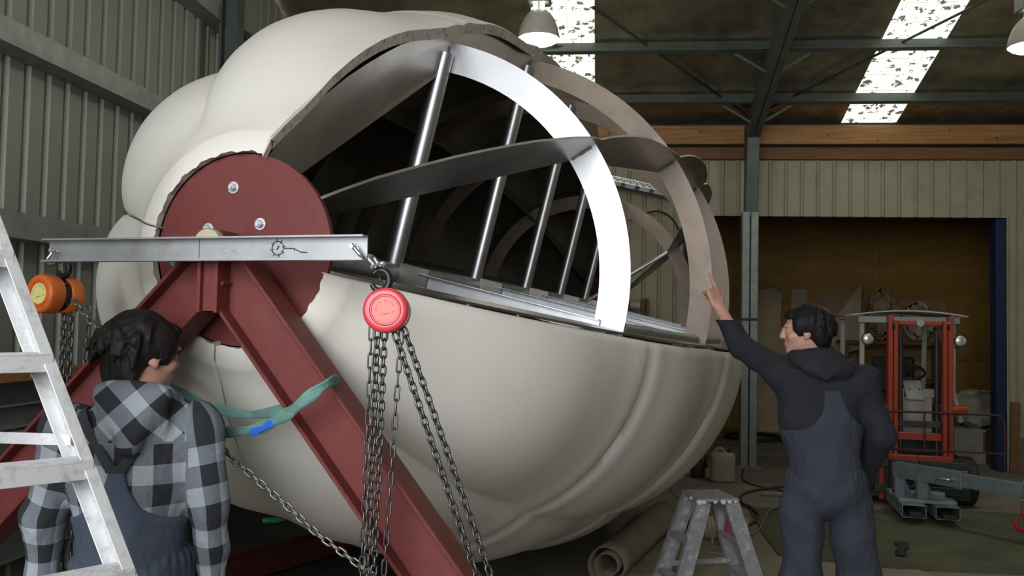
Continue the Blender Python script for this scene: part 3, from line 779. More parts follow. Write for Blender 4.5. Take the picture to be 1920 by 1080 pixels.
for zt in (1.985, 1.815, 1.561, 1.312, 1.068, .82, .57, .32):
    k = (P0.z-zt)/(-dirS.z); c = P0 + dirS*k
    m = MB(); a = c + T*.002; b = c + T*.358
    m.bar(a + V(0, 0, .020), b + V(0, 0, .020), .092, .004)
    for s in (-1, 1): m.bar(a + HZ*(s*.044), b + HZ*(s*.044), .004, .042)
    m.build('tread', 'ladder_alu', ld, bevel=.001)
    for g in range(5):
        pass
    r_ = MB()
    for g in range(7): r_.bar(a + V(0, 0, .0235) + HZ*(-.036+.012*g), b + V(0, 0, .0235) + HZ*(-.036+.012*g), .004, .002)
    r_.build('tread_grip', 'ladder_alu', ld)
    for s in (-1, 1):
        rv = MB(); rv.lathe([(.006, 0), (.005, .003), (0, .004)], c + Wd*(.038) + dirS*(.018*s) + T*.028, T, 10); rv.build('rivet', 'zinc', ld, smooth=40)
# spreader arm and rear legs
sp = P0 + dirS*((P0.z-1.374)/(-dirS.z))
bo = MB(); bo.lathe([(.013, 0), (.013, .006), (.009, .009), (0, .01)], sp + T*.004 - Wd*.0, T, 12); bo.build('bolt', 'zinc', ld, smooth=40)
A2 = -HZ if HZ.x > 0 else HZ
m = MB(); m.bar(sp - T*.02, sp - T*.02 + V(-.55, -.02, .0), .004, .028); m.build('spreader_arm', 'ladder_alu', ld)
for off in (V(0, 0, 0), T*.36):
    a = P0 - dirS*.75 + off + V(-.02, 0, 0); b = V(a.x-.62, a.y-.05, 0)
    m = MB(); m.bar(a, b, .02, .045, up=T); m.build('rear_leg', 'ladder_alu', ld)
top = P0 - dirS*.75
m = MB(); m.frame(top + T*.18 + V(-.02, 0, .01), HZ, T, V(0, 0, 1), .16, .42, .03); m.build('top_cap', 'ladder_alu', ld, bevel=.004)

# ================================================================ HIGH-BAY LAMPS
def bay_lamp(c, label):
    c = Vector(c); t = thing('high_bay_lamp', c, label, 'lamp', 'high-bay lamps under the roof')
    m = MB(); m.lathe([(.180, 0), (.184, .006), (.178, .04), (.165, .10), (.14, .165), (.11, .21), (.075, .245), (.06, .26)], c, (0, 0, 1), 40); m.build('reflector', 'lamp_shell', t, smooth=50)
    m = MB(); m.lathe([(.0, -.055), (.06, -.052), (.11, -.042), (.15, -.024), (.174, .0), (.174, .006), (0, .008)], c, (0, 0, 1), 40); m.build('lens', 'lamp_glow', t, smooth=50)
    m = MB(); m.lathe([(.052, .255), (.052, .32), (0, .32)], c, (0, 0, 1), 20); m.build('socket', 'lamp_glow' if False else 'lamp_shell', t, smooth=40)
    for s in (-1, 1):
        m = MB(); m.box((c.x+s*.035, c.y-.05, c.z+.285), (.03, .01, .05)); m.build('vent', 'lamp_glow', t)
    m = MB(); m.box((c.x, c.y, c.z+.42), (.20, .17, .22)); m.build('ballast_box', 'galv_dull', t, bevel=.012)
    zt = roof_z(c.y)-.05
    m = MB(); m.tube([(c.x, c.y, c.z+.52), (c.x, c.y, zt)], .012, 8); m.build('hanger', 'galv_dull', t)
    l = bpy.data.lights.new('lamp_light', 'POINT'); l.energy = 35; l.color = (1, .97, .82); l.shadow_soft_size = .12
    o = bpy.data.objects.new('lamp_light', l); COL.objects.link(o); o.location = (c.x, c.y, c.z-.18); o.parent = t; o.matrix_parent_inverse = wm(t).inverted()
bay_lamp((-.592, 7.58, 4.18), 'lit high-bay lamp hanging above the drum')
bay_lamp((3.70, 8.02, 4.20), 'lit high-bay lamp hanging at the right edge near the broad skylight')
# ================================================================ STEP STOOL (right foreground)
def smooth_path(pts, k=6):
    pts = [Vector(p) for p in pts]; P = []
    for i in range(len(pts)-1):
        p0 = pts[max(i-1, 0)]; p1 = pts[i]; p2 = pts[i+1]; p3 = pts[min(i+2, len(pts)-1)]
        for j in range(k):
            t = j/k; P.append(.5*((2*p1)+(p2-p0)*t+(2*p0-5*p1+4*p2-p3)*t*t+(3*p1-p0-3*p2+p3)*t**3))
    P.append(pts[-1]); return P
ss = thing('step_stool', (.67, 5.5, 0), 'plaster-splattered aluminium step stool with splayed legs beside the rolled carpet', 'step stool')
SX = V(.96, .28, 0).normalized(); SY = V(-.28, .96, 0).normalized(); SO = V(.67, 5.50, 0)
def sp_(x, y, z): return SO + SX*x + SY*y + V(0, 0, z)
for s in (-1, 1):
    m = MB(); m.frame(sp_(s*.064, 0, .655), SX, SY, V(0, 0, 1), .122, .31, .018); m.build('platform', 'stool_alu', ss, bevel=.004)
def stool_leg(sx, sy):
    m = MB(); a = sp_(sx*.085, sy*.13, .645); b = sp_(sx*.29, sy*.19, .0)
    Y = (b-a).normalized(); N_ = SY*sy; N_ = (N_ - Y*N_.dot(Y)).normalized(); X = Y.cross(N_)
    L = (b-a).length; c = (a+b)/2
    m.frame(c, X, Y, N_, .085, L, .004)
    m.frame(c + X*.0425 - N_*.018, X, Y, N_, .004, L, .04); m.frame(c - X*.0425 - N_*.018, X, Y, N_, .004, L, .04)
    return m.build('leg', 'stool_alu', ss, bevel=.0015)
for sx in (-1, 1):
    for sy in (-1, 1): stool_leg(sx, sy)
for sx in (-1, 1):
    for (z, k) in ((.40, .60), (.17, .86)):
        xx = sx*(.085+(.205)*(1-z/.645)); m = MB(); yy = .13+.06*(1-z/.645)
        m.bar(sp_(xx, -yy, z), sp_(xx, yy, z), .07, .025); m.build('tread', 'stool_alu', ss, bevel=.003)
m = MB(); m.bar(sp_(-.2, .12, .22), sp_(.22, .15, .22), .004, .03); m.build('brace', 'stool_alu', ss)
m = MB(); a = sp_(.125, -.0, .55); m.frame(sp_(.150, 0, .47), SX, SY, V(.1, 0, 1).normalized(), .006, .20, .16); m.build('red_label', 'faded_red', ss)
for (x, y, r) in ((-.125, -.15, .022), (-.10, -.155, .016), (-.03, -.157, .012), (.02, -.158, .018), (.06, -.157, .014), (.10, -.156, .011), (.124, -.10, .015), (.124, .02, .012), (.125, .12, .016), (-.125, -.02, .012)):
    m = MB(); m.lathe([(0, -r), (r*.7, -r*.7), (r, 0), (r*.8, r*.5), (0, r*.6)], sp_(x, y, .648), (0, 0, 1), 8); m.build('plaster_drip', 'paint_splat', ss, smooth=80)

# ================================================================ ROPE, BOX, CARPET ROLL, FLOOR COVERINGS
m = MB(); m.prism([(1.38, 8.45), (1.33, 7.3), (1.33, 6.75), (2.05, 6.50), (5.4, 6.6), (5.6, 8.55), (3.4, 8.72)], (0, 0, .006), V(1, 0, 0), V(0, 1, 0), V(0, 0, 1), .010); tag(m.build('floor_mat', 'green_mat'), 'worn dark green carpet spread on the floor before the forklift', 'mat')
m = MB(); m.prism([(.35, 6.55), (1.32, 6.70), (2.02, 6.50), (2.24, 6.55), (2.5, 5.6), (1.0, 5.1), (.2, 5.3)], (0, 0, .004), V(1, 0, 0), V(0, 1, 0), V(0, 0, 1), .006); tag(m.build('cardboard_sheet', 'cardboard_floor'), 'pale flattened cardboard sheet lying under the step stool', 'cardboard')
cr = thing('carpet_roll', (.2, 6.5, 0), 'rolled beige carpet with a loose flap lying beside the step stool', 'carpet')
rows = []; ax = V(.30, 1, 0).normalized(); sd = V(1, -.30, 0).normalized()
sec = []
for i in range(40):                       # spiral from the core outwards, then the flap
    an = -PI*4.2 + (PI*4.2-.5)*i/39; r = .05+.085*i/39; sec.append((r*math.cos(an+PI/2*3), r*math.sin(an+PI/2*3)))
zmin = min(z for _, z in sec)
x_l, z_l = sec[-1]
for i in range(1, 12):
    t = i/11; sec.append((x_l + .55*t, max((z_l-zmin)*(1-t)**2.2, 0)+zmin + .16*math.sin(PI*t)*.35))
for k in range(10):
    t = k/9; o = V(.06, 5.75, 0) + ax*(t*1.6); o.z = -zmin+.012
    rows.append([o + sd*(x*(1+.25*t*(x > .1))) + V(0, 0, z + .015*math.sin(3*t+x*9)*(x > .2)) for (x, z) in sec])
m = MB(); m.grid(rows); ob = m.build('rolled_pile', 'carpet_beige', cr, smooth=60); s_ = ob.modifiers.new('t', 'SOLIDIFY'); s_.thickness = .008
# curled offcut leaning behind the roll
m = MB(); rows = []
for k in range(8):
    t = k/7; rows.append([V(.52, 7.3, 0) + V(.62*(i/13)+.05*t, .75*t - .15*(i/13), .015 + .42*(1-(i/13))**2.2*(1-.35*t)) for i in range(14)])
m.grid(rows); ob = m.build('carpet_offcut', 'carpet_back', smooth=60); s_ = ob.modifiers.new('t', 'SOLIDIFY'); s_.thickness = .008; tag(ob, 'curled grey carpet offcut on the floor behind the beige carpet roll', 'carpet')
rc = thing('rope_coil', (.86, 7.0, 0), 'hank of off-white rope lying behind the step stool legs', 'rope')
m = MB(); pts = []
for i in range(150):
    a = 2*PI*i/15; r = .085+.006*math.sin(i*.7); pts.append((.84+.010*(i/15)-.04+.004*math.sin(i), 7.05+r*math.cos(a), .115+r*math.sin(a)))
m.tube(pts, .008, 6); m.build('hank', 'rope', rc, smooth=60)
m = MB(); pts = [(.87, 6.96, .08), (.86, 6.88, .03), (.80, 6.76, .012), (.70, 6.62, .012), (.84, 6.55, .012), (.96, 6.60, .014), (.78, 6.66, .022), (.68, 6.58, .012), (.80, 6.48, .012), (.98, 6.52, .014), (1.02, 6.62, .02), (.90, 6.70, .012), (.72, 6.70, .024), (.62, 6.56, .012)]
m.tube(smooth_path(pts), .009, 6); m.build('loose_end', 'rope', rc, smooth=60)
bx = thing('cardboard_box', (1.0, 7.1, 0), 'small tan cardboard box behind the step stool and the rope', 'box')
m = MB(); m.box((1.04, 7.0, .11), (.15, .2, .22), rz=.3); m.build('carton', 'cardboard_pale', bx, bevel=.003)
m = MB(); m.box((1.04, 7.0, .2215), (.02, .2, .002), rz=.3); m.build('tape', 'cardboard', bx)

def cable(name, pts, r, mt, label, cat):
    m = MB(); m.tube(smooth_path(pts), r, 7); return tag(m.build(name, mt, smooth=60), label, cat)
cable('air_hose', [(2.15, 9.75, .014), (1.88, 9.56, .014), (1.59, 9.32, .014), (1.43, 9.06, .014), (1.36, 8.77, .014), (1.36, 8.55, .02), (1.40, 8.36, .026), (1.40, 8.02, .026), (1.28, 7.71, .014), (1.1, 7.55, .014)], .013, 'hose_red', 'dark red air hose curling over the floor behind the step stool', 'hose')
cable('power_cord', [(1.70, 10.72, .010), (1.60, 10.2, .010), (1.58, 9.9, .010), (1.64, 9.66, .012), (1.78, 9.48, .012), (2.0, 9.3, .010), (2.5, 9.2, .01)], .009, 'hose_red', 'thin dark cord running from the steel column along the floor', 'cord')
cable('grey_cord', [(1.95, 8.6, .024), (1.72, 8.50, .024), (1.56, 8.30, .024), (1.46, 7.99, .024), (1.31, 7.5, .012), (1.18, 7.32, .012), (1.0, 7.34, .012)], .009, 'galv_dull', 'grey cord crossing the edge of the green carpet', 'cord')
cable('cable_coil', [(2.35+.42*math.cos(a*.9)+.05*math.sin(a*3.1), 13.7+.40*math.sin(a*.9), .015+.01*a/6) for a in [i*.5 for i in range(50)]], .012, 'black_rubber', 'loose black cable coil on the store room floor', 'cable')
m = MB(); m.bar((1.62, 9.10, .02), (2.3, 9.18, .02), .03, .03); tag(m.build('steel_offcut', 'galv_dull', bevel=.004), 'short grey steel bar lying near the dark red hose', 'steel bar')
gl = thing('glove', (2.3, 7.0, 0), 'small black object dropped on the green carpet', 'glove')
m = MB(); m.box((2.34, 7.12, .026), (.075, .14, .028), rz=-.3, rx=.1); m.box((2.26, 6.93, .024), (.07, .20, .022), rz=-.35); m.build('palm', 'black_rubber', gl, bevel=.01)
for i in range(3):
    m = MB(); m.box((2.31+.028*i, 7.20, .024), (.018, .06, .02), rz=-.2); m.build('finger', 'black_rubber', gl, bevel=.006)

# ================================================================ JERRYCAN, EXTINGUISHER
jc = thing('jerrycan', (1.34, 9.87, 0), 'off-white plastic jerrycan standing beside the steel column', 'jerrycan')
def rounded(w, d, r, n=5):
    P = []
    for (cx, cy, a0) in ((w/2-r, d/2-r, 0), (-w/2+r, d/2-r, 90), (-w/2+r, -d/2+r, 180), (w/2-r, -d/2+r, 270)):
        for i in range(n): a = math.radians(a0+90*i/(n-1)); P.append((cx+r*math.cos(a), cy+r*math.sin(a)))
    return P
def stack(mb, secs, o, rz=0):
    rows = []
    for (w, d, r, z, ox) in secs:
        c, s = math.cos(rz), math.sin(rz); ring = [V(o[0]+(x+ox)*c-y*s, o[1]+(x+ox)*s+y*c, o[2]+z) for (x, y) in rounded(w, d, r)]
        rows.append(ring+[ring[0]])
    mb.grid(rows); n = len(rows[0])-1; b = len(mb.v)
    mb.add(rows[0][:-1], [tuple(range(n-1, -1, -1))]); mb.add(rows[-1][:-1], [tuple(range(n))])
m = MB(); stack(m, [(.23, .18, .04, 0, 0), (.265, .22, .05, .02, 0), (.27, .225, .05, .08, 0), (.268, .225, .05, .25, 0), (.262, .22, .05, .29, 0), (.21, .18, .05, .315, 0), (.20, .17, .05, .32, 0)], (1.34, 9.87, 0), -.1); m.build('tank', 'plastic_white', jc, smooth=40)
m = MB(); m.tube([(1.26, 9.87, .305), (1.265, 9.87, .345), (1.29, 9.87, .357), (1.33, 9.87, .357), (1.35, 9.87, .34), (1.352, 9.87, .305)], .016, 10); m.build('handle', 'plastic_white', jc, smooth=60)
m = MB(); m.lathe([(.026, .30), (.026, .345), (.024, .35), (0, .35)], (1.415, 9.87, 0), (0, 0, 1), 16); m.build('cap', 'black_rubber', jc, smooth=40)
fe = thing('grinder_tool', (1.08, 10.05, 0), 'dark red and black tool can standing behind the jerrycan', 'tool')
m = MB(); m.lathe([(.075, 0), (.08, .01), (.08, .16), (.07, .19), (.03, .21), (.025, .23), (0, .23)], (1.10, 10.1, 0), (0, 0, 1), 20); m.build('can_body', 'hose_red', fe, smooth=40)
m = MB(); m.tube([(1.10, 10.1, .22), (1.14, 10.05, .28), (1.17, 10.0, .26), (1.175, 9.98, .12)], .018, 8); m.lathe([(.03, .2), (.035, .24), (.02, .27), (0, .27)], (1.10, 10.1, 0), (0, 0, 1), 12); m.build('nozzle', 'black_rubber', fe, smooth=60)

# ================================================================ FORKLIFT
fk = thing('forklift', (3.1, 9.4, 0), 'small orange forklift with white overhead guard parked in the doorway', 'forklift')
FXd = V(.9928, -.12, 0); FYd = V(.12, .9928, 0); FO = V(3.09, 8.95, 0)     # mast centre on the floor; FY = towards the counterweight
def fq(x, y, z): return FO + FXd*x + FYd*y + V(0, 0, z)
def fbox(x, y, z, dx, dy, dz, name, mt, parent=None, bevel=.006):
    m = MB(); m.frame(fq(x, y, z), FXd, FYd, V(0, 0, 1), dx, dy, dz); return m.build(name, mt, parent or fk, bevel=bevel)
for s in (-1, 1):
    fbox(s*.272, 0, 1.02, .045, .11, 1.62, 'mast_rail', 'forklift_orange')
    fbox(s*.222, -.01, 1.00, .042, .09, 1.58, 'mast_rail', 'forklift_orange')
    m = MB(); m.tube([fq(s*.165, .03, .25), fq(s*.165, .03, 1.66)], .022, 12); m.build('lift_cylinder', 'dark_steel', fk, smooth=40)
    m = MB(); m.lathe([(.05, -.012), (.05, .012), (0, .012)], fq(s*.247, -.02, 1.74), FXd, 18); m.build('chain_wheel', 'black_iron', fk, smooth=40)
    m = MB(); m.tube([fq(s*.27, .03, .92), fq(s*.43, .05, .93)], .048, 16); m.build('tilt_bracket', 'forklift_orange', fk, smooth=40)
fbox(0, -.02, 1.765, .40, .05, .045, 'mast_crosshead', 'forklift_orange')
m = MB(); m.lathe([(.0, 0), (.036, 0), (.034, .004), (0, .005)], fq(0, -.047, 1.765), -FYd, 20, X=FXd)
ob = m.build('badge', 'forklift_white', fk, smooth=40)
fbox(0, .02, .66, .40, .05, .075, 'mast_crossbar', 'forklift_orange')
fbox(0, .02, .78, .40, .05, .06, 'mast_crossbar', 'dark_steel')
fbox(0, -.03, .45, .52, .08, .07, 'mast_crossbar', 'forklift_orange')
for x in (-.51, .33):
    fbox(x, .12, 1.45, .045, .05, .80, 'guard_post', 'forklift_white')
    m = MB(); m.bar(fq(x, .12, 1.08), fq(x+(.08 if x > 0 else -.03), .16, .80), .045, .045); m.build('guard_post', 'forklift_white', fk, bevel=.006)
    m = MB(); m.bar(fq(x-.05, 1.05, 1.80), fq(x-.03, 1.25, .85), .05, .05); m.build('guard_post', 'forklift_white', fk, bevel=.006)
m = MB(); rows = []
for i in range(15):
    x = -.62+1.06*i/14; z = 1.875-.05*((x+.09)/.53)**2; rows.append([fq(x, .0, z), fq(x, 1.15, z)])
m.grid(rows); ob = m.build('guard_roof', 'forklift_white', fk, smooth=60); s_ = ob.modifiers.new('t', 'SOLIDIFY'); s_.thickness = .014
fbox(-.09, .06, 1.795, .94, .04, .07, 'guard_frame', 'galv_dull')
def lampf(x, z):
    m = MB(); m.lathe([(.052, -.03), (.06, 0), (.06, .012), (.05, .012)], fq(x, -.03, z), -FYd, 24, X=FXd); l_ = m.build('work_light', 'black_iron', fk, smooth=40)
    m = MB(); m.lathe([(.05, .0125), (.045, .016), (.025, .021), (0, .023)], fq(x, -.03, z), -FYd, 24, X=FXd); m.build('light_lens', 'lens_glass', l_, smooth=40)
    m = MB(); k = .075 if x < 0 else -.075
    m.tube([fq(x+k*.2, -.02, z+.065), fq(x+k, -.02, z+.06), fq(x+k, -.02, z-.06), fq(x+k*.2, -.02, z-.065)], .006, 6); m.build('light_bracket', 'black_iron', l_)
lampf(-.48, 1.60); lampf(.36, 1.60)
fbox(.02, .42, .84, .36, .12, .36, 'dashboard', 'forklift_white')
m = MB(); m.frame(fq(.02, .34, 1.09), FXd, V(-.05, .5, .87).normalized(), V(.05, -.87, .5).normalized(), .17, .22, .02); m.build('steering_cowl', 'forklift_white', fk, bevel=.006)
for s in (-1, 1): fbox(.02+s*.14, .36, 1.06, .11, .04, .09, 'dash_panel', 'forklift_white')
for s in (-1, 1):
    m = MB(); m.lathe([(.008, 0), (.006, .004), (0, .004)], fq(.02+s*.045, .30, 1.10), -FYd, 8); m.build('screw', 'black_iron', fk)
m = MB(); c = fq(.0, .47, 1.27); n1_ = V(0, -.45, .9).normalized(); e1 = FXd; e2 = n1_.cross(e1)
m.tube([c + e1*(.15*math.cos(2*PI*i/28)) + e2*(.15*math.sin(2*PI*i/28)) for i in range(28)], .014, 8, closed=True)
for i in range(3): m.tube([c, c + e1*(.15*math.cos(2*PI*i/3+.5)) + e2*(.15*math.sin(2*PI*i/3+.5))], .010, 6)
m.tube([c, c - n1_*.22], .022, 8); m.build('steering_wheel', 'black_rubber', fk, smooth=60)
fbox(0, .95, .62, .85, .95, .55, 'engine_hood', 'dark_steel', bevel=.03)
fbox(-.02, .95, .96, .46, .45, .12, 'seat', 'black_rubber', bevel=.03); fbox(-.02, 1.17, 1.2, .44, .10, .40, 'seat_back', 'black_rubber', bevel=.03)
fbox(0, 1.55, .62, .92, .35, .75, 'counterweight', 'forklift_orange', bevel=.05)
fbox(0, .3, .40, .88, .5, .10, 'floor_plate', 'dark_steel')
fbox(0, .0, .22, .9, .12, .30, 'front_axle', 'dark_steel')
for s in (-1, 1):
    for (yy, r) in ((.15, .235), (1.45, .20)):
        m = MB(); m.lathe([(r*.45, -.075), (r*.92, -.08), (r, -.06), (r, .06), (r*.92, .08), (r*.45, .075), (r*.4, .05), (0, .05)], fq(s*.44, yy, r), FXd*s, 28); w_ = m.build('wheel', 'black_rubber', fk, smooth=40)
        m = MB(); m.lathe([(r*.42, .04), (r*.38, .062), (r*.12, .066), (0, .07)], fq(s*.44, yy, r), FXd*s, 20); m.build('hub', 'forklift_orange', w_, smooth=40)
# load backrest of bent rod
m = MB(); y0 = -.12
m.tube(smooth_path([fq(-.36, y0, .52), fq(-.36, y0, .88), fq(-.33, y0, .905), fq(.60, y0, .905), fq(.68, y0, .88), fq(.72, y0, .80), fq(.72, y0, .40)], 5), .011, 8)
m.tube([fq(-.36, y0, .545), fq(.72, y0, .545)], .009, 6); m.tube([fq(.02, y0, .545), fq(.02, y0, .90)], .009, 6); m.tube([fq(.24, y0, .545), fq(.24, y0, .90)], .009, 6); m.tube([fq(.55, y0, .56), fq(.55, y0, .74)], .012, 6)
m.build('load_backrest', 'dark_red', fk, smooth=60)
fbox(0, -.10, .40, .86, .04, .08, 'fork_carriage', 'dark_steel'); fbox(0, -.10, .16, .86, .04, .08, 'fork_carriage', 'dark_steel')
fbox(-.36, -.06, .30, .05, .08, .50, 'carriage_post', 'forklift_orange')
for x in (-.25, .02):
    m = MB(); m.bar(fq(x, -.10, .14), fq(x, -1.05, .10), .10, .035); m.bar(fq(x, -.14, .12), fq(x, -.14, .45), .10, .035, up=(0, 1, 0)); m.build('fork', 'dark_steel', fk, bevel=.004)

# ================================================================ JIB ATTACHMENT ON THE FORKS
jb = thing('lifting_jib', (2.8, 8.1, .05), 'galvanised steel lifting jib standing on the forklift forks', 'jib')
for x in (-.25, .02):
    m = MB(); a, b = fq(x, -.98, .118), fq(x, -.22, .128)
    for (ox, oz, w_, h_) in ((0, .052, .19, .006), (0, -.052, .19, .006), (-.095, 0, .006, .104), (.095, 0, .006, .104)):
        m.bar(a+FXd*ox+V(0, 0, oz), b+FXd*ox+V(0, 0, oz), w_, h_)
    m.build('fork_pocket', 'galv_blue', jb)
m = MB(); m.bar(fq(-.36, -.80, .19), fq(.12, -.80, .19), .16, .03); m.bar(fq(-.36, -.42, .19), fq(.12, -.42, .19), .10, .03); m.build('cross_plate', 'galv_blue', jb, bevel=.003)
J0 = V(2.70, 8.42, .42); J1 = V(3.09, 7.91, .42); J2 = V(3.40, 7.48, .42)
for t in (.05, .40):
    p = J0.lerp(J1, t); m = MB(); m.bar(V(p.x, p.y, .18), V(p.x, p.y, .40), .09, .07, up=(0, 1, 0)); m.build('post', 'galv_blue', jb, bevel=.004)
    m = MB(); m.prism([(0, 0), (.09, 0), (0, .18)], V(p.x+.035, p.y, .2), (J1-J0).normalized(), V(0, 0, 1), (J1-J0).normalized().cross(V(0, 0, 1)), .008); m.build('gusset', 'galv_blue', jb)
def boxsec(a, b, w_, h_, name):
    m = MB(); up = V(0, 0, 1); d = (b-a).normalized(); s = d.cross(up)
    for (o_, ww, hh) in ((up*(h_/2), w_, .005), (-up*(h_/2), w_, .005), (s*(w_/2), .005, h_), (-s*(w_/2), .005, h_)): m.bar(a+o_, b+o_, ww, hh)
    return m.build(name, 'galv_blue', jb)
boxsec(J0, J1, .09, .13, 'outer_arm'); boxsec(J0.lerp(J1, .3), J2, .07, .105, 'inner_arm')
m = MB(); m.frame(J1, (J1-J0).normalized(), V(0, 0, 1), (J1-J0).normalized().cross(V(0, 0, 1)), .025, .15, .11); m.build('collar', 'galv_blue', jb, bevel=.004)
d_ = (J1-J0).normalized(); s_ = d_.cross(V(0, 0, 1)); s_ = s_ if s_.y < 0 else -s_
m = MB(); p = J0.lerp(J1, .92); m.tube([p + s_*.03, p + s_*.10, p + s_*.115 - d_*.02, p + s_*.115 - d_*.10, p+s_*.115-d_*.115-V(0, 0, .01), p + s_*.115 - d_*.115 - V(0, 0, .05)], .011, 8); m.build('lock_pin', 'zinc', jb, smooth=60)
m = MB(); m.frame(J2 - d_*.01, d_, V(0, 0, 1), s_, .02, .16, .03); m.build('end_plate', 'galv_blue', jb, bevel=.003)
def rchain(o, pts, r): m = MB(); m.tube(smooth_path(pts), r, 8); return m
m = MB(); e = J2 - d_*.015
m.tube([e - V(0, 0, .07) + s_*.02, e - V(0, 0, .13) + s_*.025, e - V(0, 0, .16), e - V(0, 0, .13) - s_*.025, e - V(0, 0, .07) - s_*.02], .009, 8); m.tube([e - V(0, 0, .085)-s_*.04, e-V(0, 0, .085)+s_*.04], .010, 8); m.build('end_shackle', 'zinc', jb, smooth=60)
hk = rchain(None, [e - V(0, 0, .15), e - V(0, 0, .19), e + V(.03, 0, -.23), e + V(.035, 0, -.28), e + V(.0, 0, -.315), e + V(-.045, 0, -.30), e + V(-.06, 0, -.265), e + V(-.055, 0, -.235)], .017); ob = hk.build('load_hook', 'hook_red', jb, smooth=60); tag(ob, 'red lifting hook')
m = MB(); m.tube(smooth_path([fq(-.34, -.60, .21), fq(-.36, -.62, .24), fq(-.30, -.60, .25), fq(-.25, -.58, .215), fq(-.18, -.55, .26), fq(-.14, -.52, .33)]), .008, 6); m.build('safety_chain', 'chain_steel', jb, smooth=60)

# ================================================================ STORE ROOM CLUTTER
def leaning(name, poly, x, y, z, rx, rz, th, mt, label, cat='cardboard', group=None):
    m = MB(); Mx = Matrix.Rotation(rz, 3, 'Z') @ Matrix.Rotation(rx, 3, 'X')
    m.prism(poly, (x, y, z), Mx @ V(1, 0, 0), Mx @ V(0, 0, 1), Mx @ V(0, 1, 0), th); return tag(m.build(name, mt, bevel=.002), label, cat, group)
ln = -.12
leaning('cardboard_sheet', [(-.25, 0), (.42, 0), (.40, 1.2), (.28, 1.6), (.15, 1.75), (.18, 2.3), (.05, 2.38), (-.24, 2.32)], 2.80, 14.75, 0, ln, 0, .012, 'cardboard_pale', 'tall pale ragged cardboard leaning in the store room behind the steel column')
leaning('cardboard_sheet', [(0, 0), (.5, 0), (.5, 1.2), (.34, 1.75), (.42, 2.0), (.40, 2.35), (.06, 2.38), (.0, 1.5)], 3.12, 14.85, 0, ln, .05, .012, 'cardboard_pale', 'narrow torn cardboard sheet leaning right of the tall pale one')
leaning('cardboard_sheet', [(0, 0), (.75, 0), (.75, 2.3), (.5, 2.42), (.35, 2.3), (0, 2.28)], 3.45, 14.95, 0, ln*.8, 0, .012, 'cardboard', 'broad brown cardboard sheet leaning on the plywood behind the pointing man')
leaning('cardboard_sheet', [(0, 0), (.16, 0), (.17, 2.1), (.12, 2.33), (.03, 2.33), (0, 2.1)], 3.36, 14.7, 0, ln, 0, .02, 'ply', 'thin yellowish board with a rounded top leaning between the cardboard sheets')
leaning('plywood_sheet', [(0, 0), (1.5, 0), (1.5, 2.24), (0, 2.24)], 3.5, 15.15, 0, -.012, 0, .012, 'ply', 'yellow plywood sheet leaning against the store room wall', 'plywood')
leaning('cardboard_sheet', [(0, 0), (.9, 0), (.9, 2.2), (0, 2.2)], 4.75, 14.95, 0, -.08, 0, .012, 'cardboard', 'large plain brown cardboard sheet leaning behind the forklift guard')
leaning('paper_sheet', [(-.55, 1.55), (-.50, 1.62), (.12, 2.38), (.18, 2.40), (.15, 1.95), (.22, 1.4), (-.2, 1.3)], 4.05, 14.6, 0, -.05, .25, .008, 'cardboard_pale', 'pointed pale paper sheet propped above the forklift roof', 'paper')
def crumple(name, c, r, mt, label, cat, seed, sub=10):
    rnd = random.Random(seed); rows = []
    for i in range(sub+1):
        th = PI*i/sub; row = []
        for j in range(2*sub+1):
            p = 2*PI*(j % (2*sub))/(2*sub); k = 1+.22*math.sin(3*p+seed+2*th)*math.sin(2*th+seed)+.14*math.sin(7*p-seed+5*th)
            row.append(V(c[0]+r[0]*k*math.sin(th)*math.cos(p), c[1]+r[1]*k*math.sin(th)*math.sin(p), c[2]+r[2]*k*math.cos(th)))
        rows.append(row)
    m = MB(); m.grid(rows); return tag(m.build(name, mt, smooth=30), label, cat)
pl = thing('storage_rack', (4.5, 14.5, 0), 'dark low storage bench under the crumpled paper in the store room', 'bench')
m = MB(); m.box((4.6, 14.6, 1.50), (1.7, .5, .05)); m.build('bench_top', 'pine_dark', pl)
for x in (3.85, 5.35):
    for y in (14.4, 14.8): m = MB(); m.box((x, y, .74), (.07, .07, 1.48)); m.build('bench_leg', 'pine_dark', pl)
m = MB(); m.box((4.6, 14.6, .9), (1.6, .45, .03)); m.build('bench_shelf', 'pine_dark', pl)
crumple('crumpled_paper', (4.45, 14.55, 1.95), (.25, .2, .32), 'paper_brown', 'crumpled brown packing paper heaped on the bench', 'paper', 2)
crumple('crumpled_paper', (5.02, 14.6, 1.85), (.24, .2, .25), 'cardboard_pale', 'pale crumpled paper heap at the right end of the bench', 'paper', 5)
crumple('sack_pile', (5.6, 13.6, .55), (.62, .4, .26), 'sack', 'pale canvas sack draped on blocks right of the forklift', 'sack', 3)
for (x, y, z, l) in ((5.35, 13.7, .15, 'grey concrete block under the left end of the canvas sack'), (5.85, 13.6, .15, 'grey concrete block under the right end of the canvas sack'), (4.72, 11.95, .22, 'grey concrete block standing beside the blue door frame')):
    t = thing('concrete_block', (x, y, 0), l, 'block', 'concrete blocks')
    m = MB(); h = 2*z
    for (ox, w_) in ((0, .39),): m.box((x, y-.08, z), (w_, .03, h)); m.box((x, y+.08, z), (w_, .03, h))
    for ox in (-.18, 0, .18): m.box((x+ox, y, z), (.03, .16, h))
    m.build('block_shell', 'block', t, bevel=.004)
bk = thing('bucket', (5.18, 11.0, .0), 'dark grey bucket standing at the right edge before the cream wall', 'bucket')
m = MB(); m.box((5.18, 11.05, .22), (.34, .28, .44)); m.build('plinth', 'block', bk, bevel=.01)
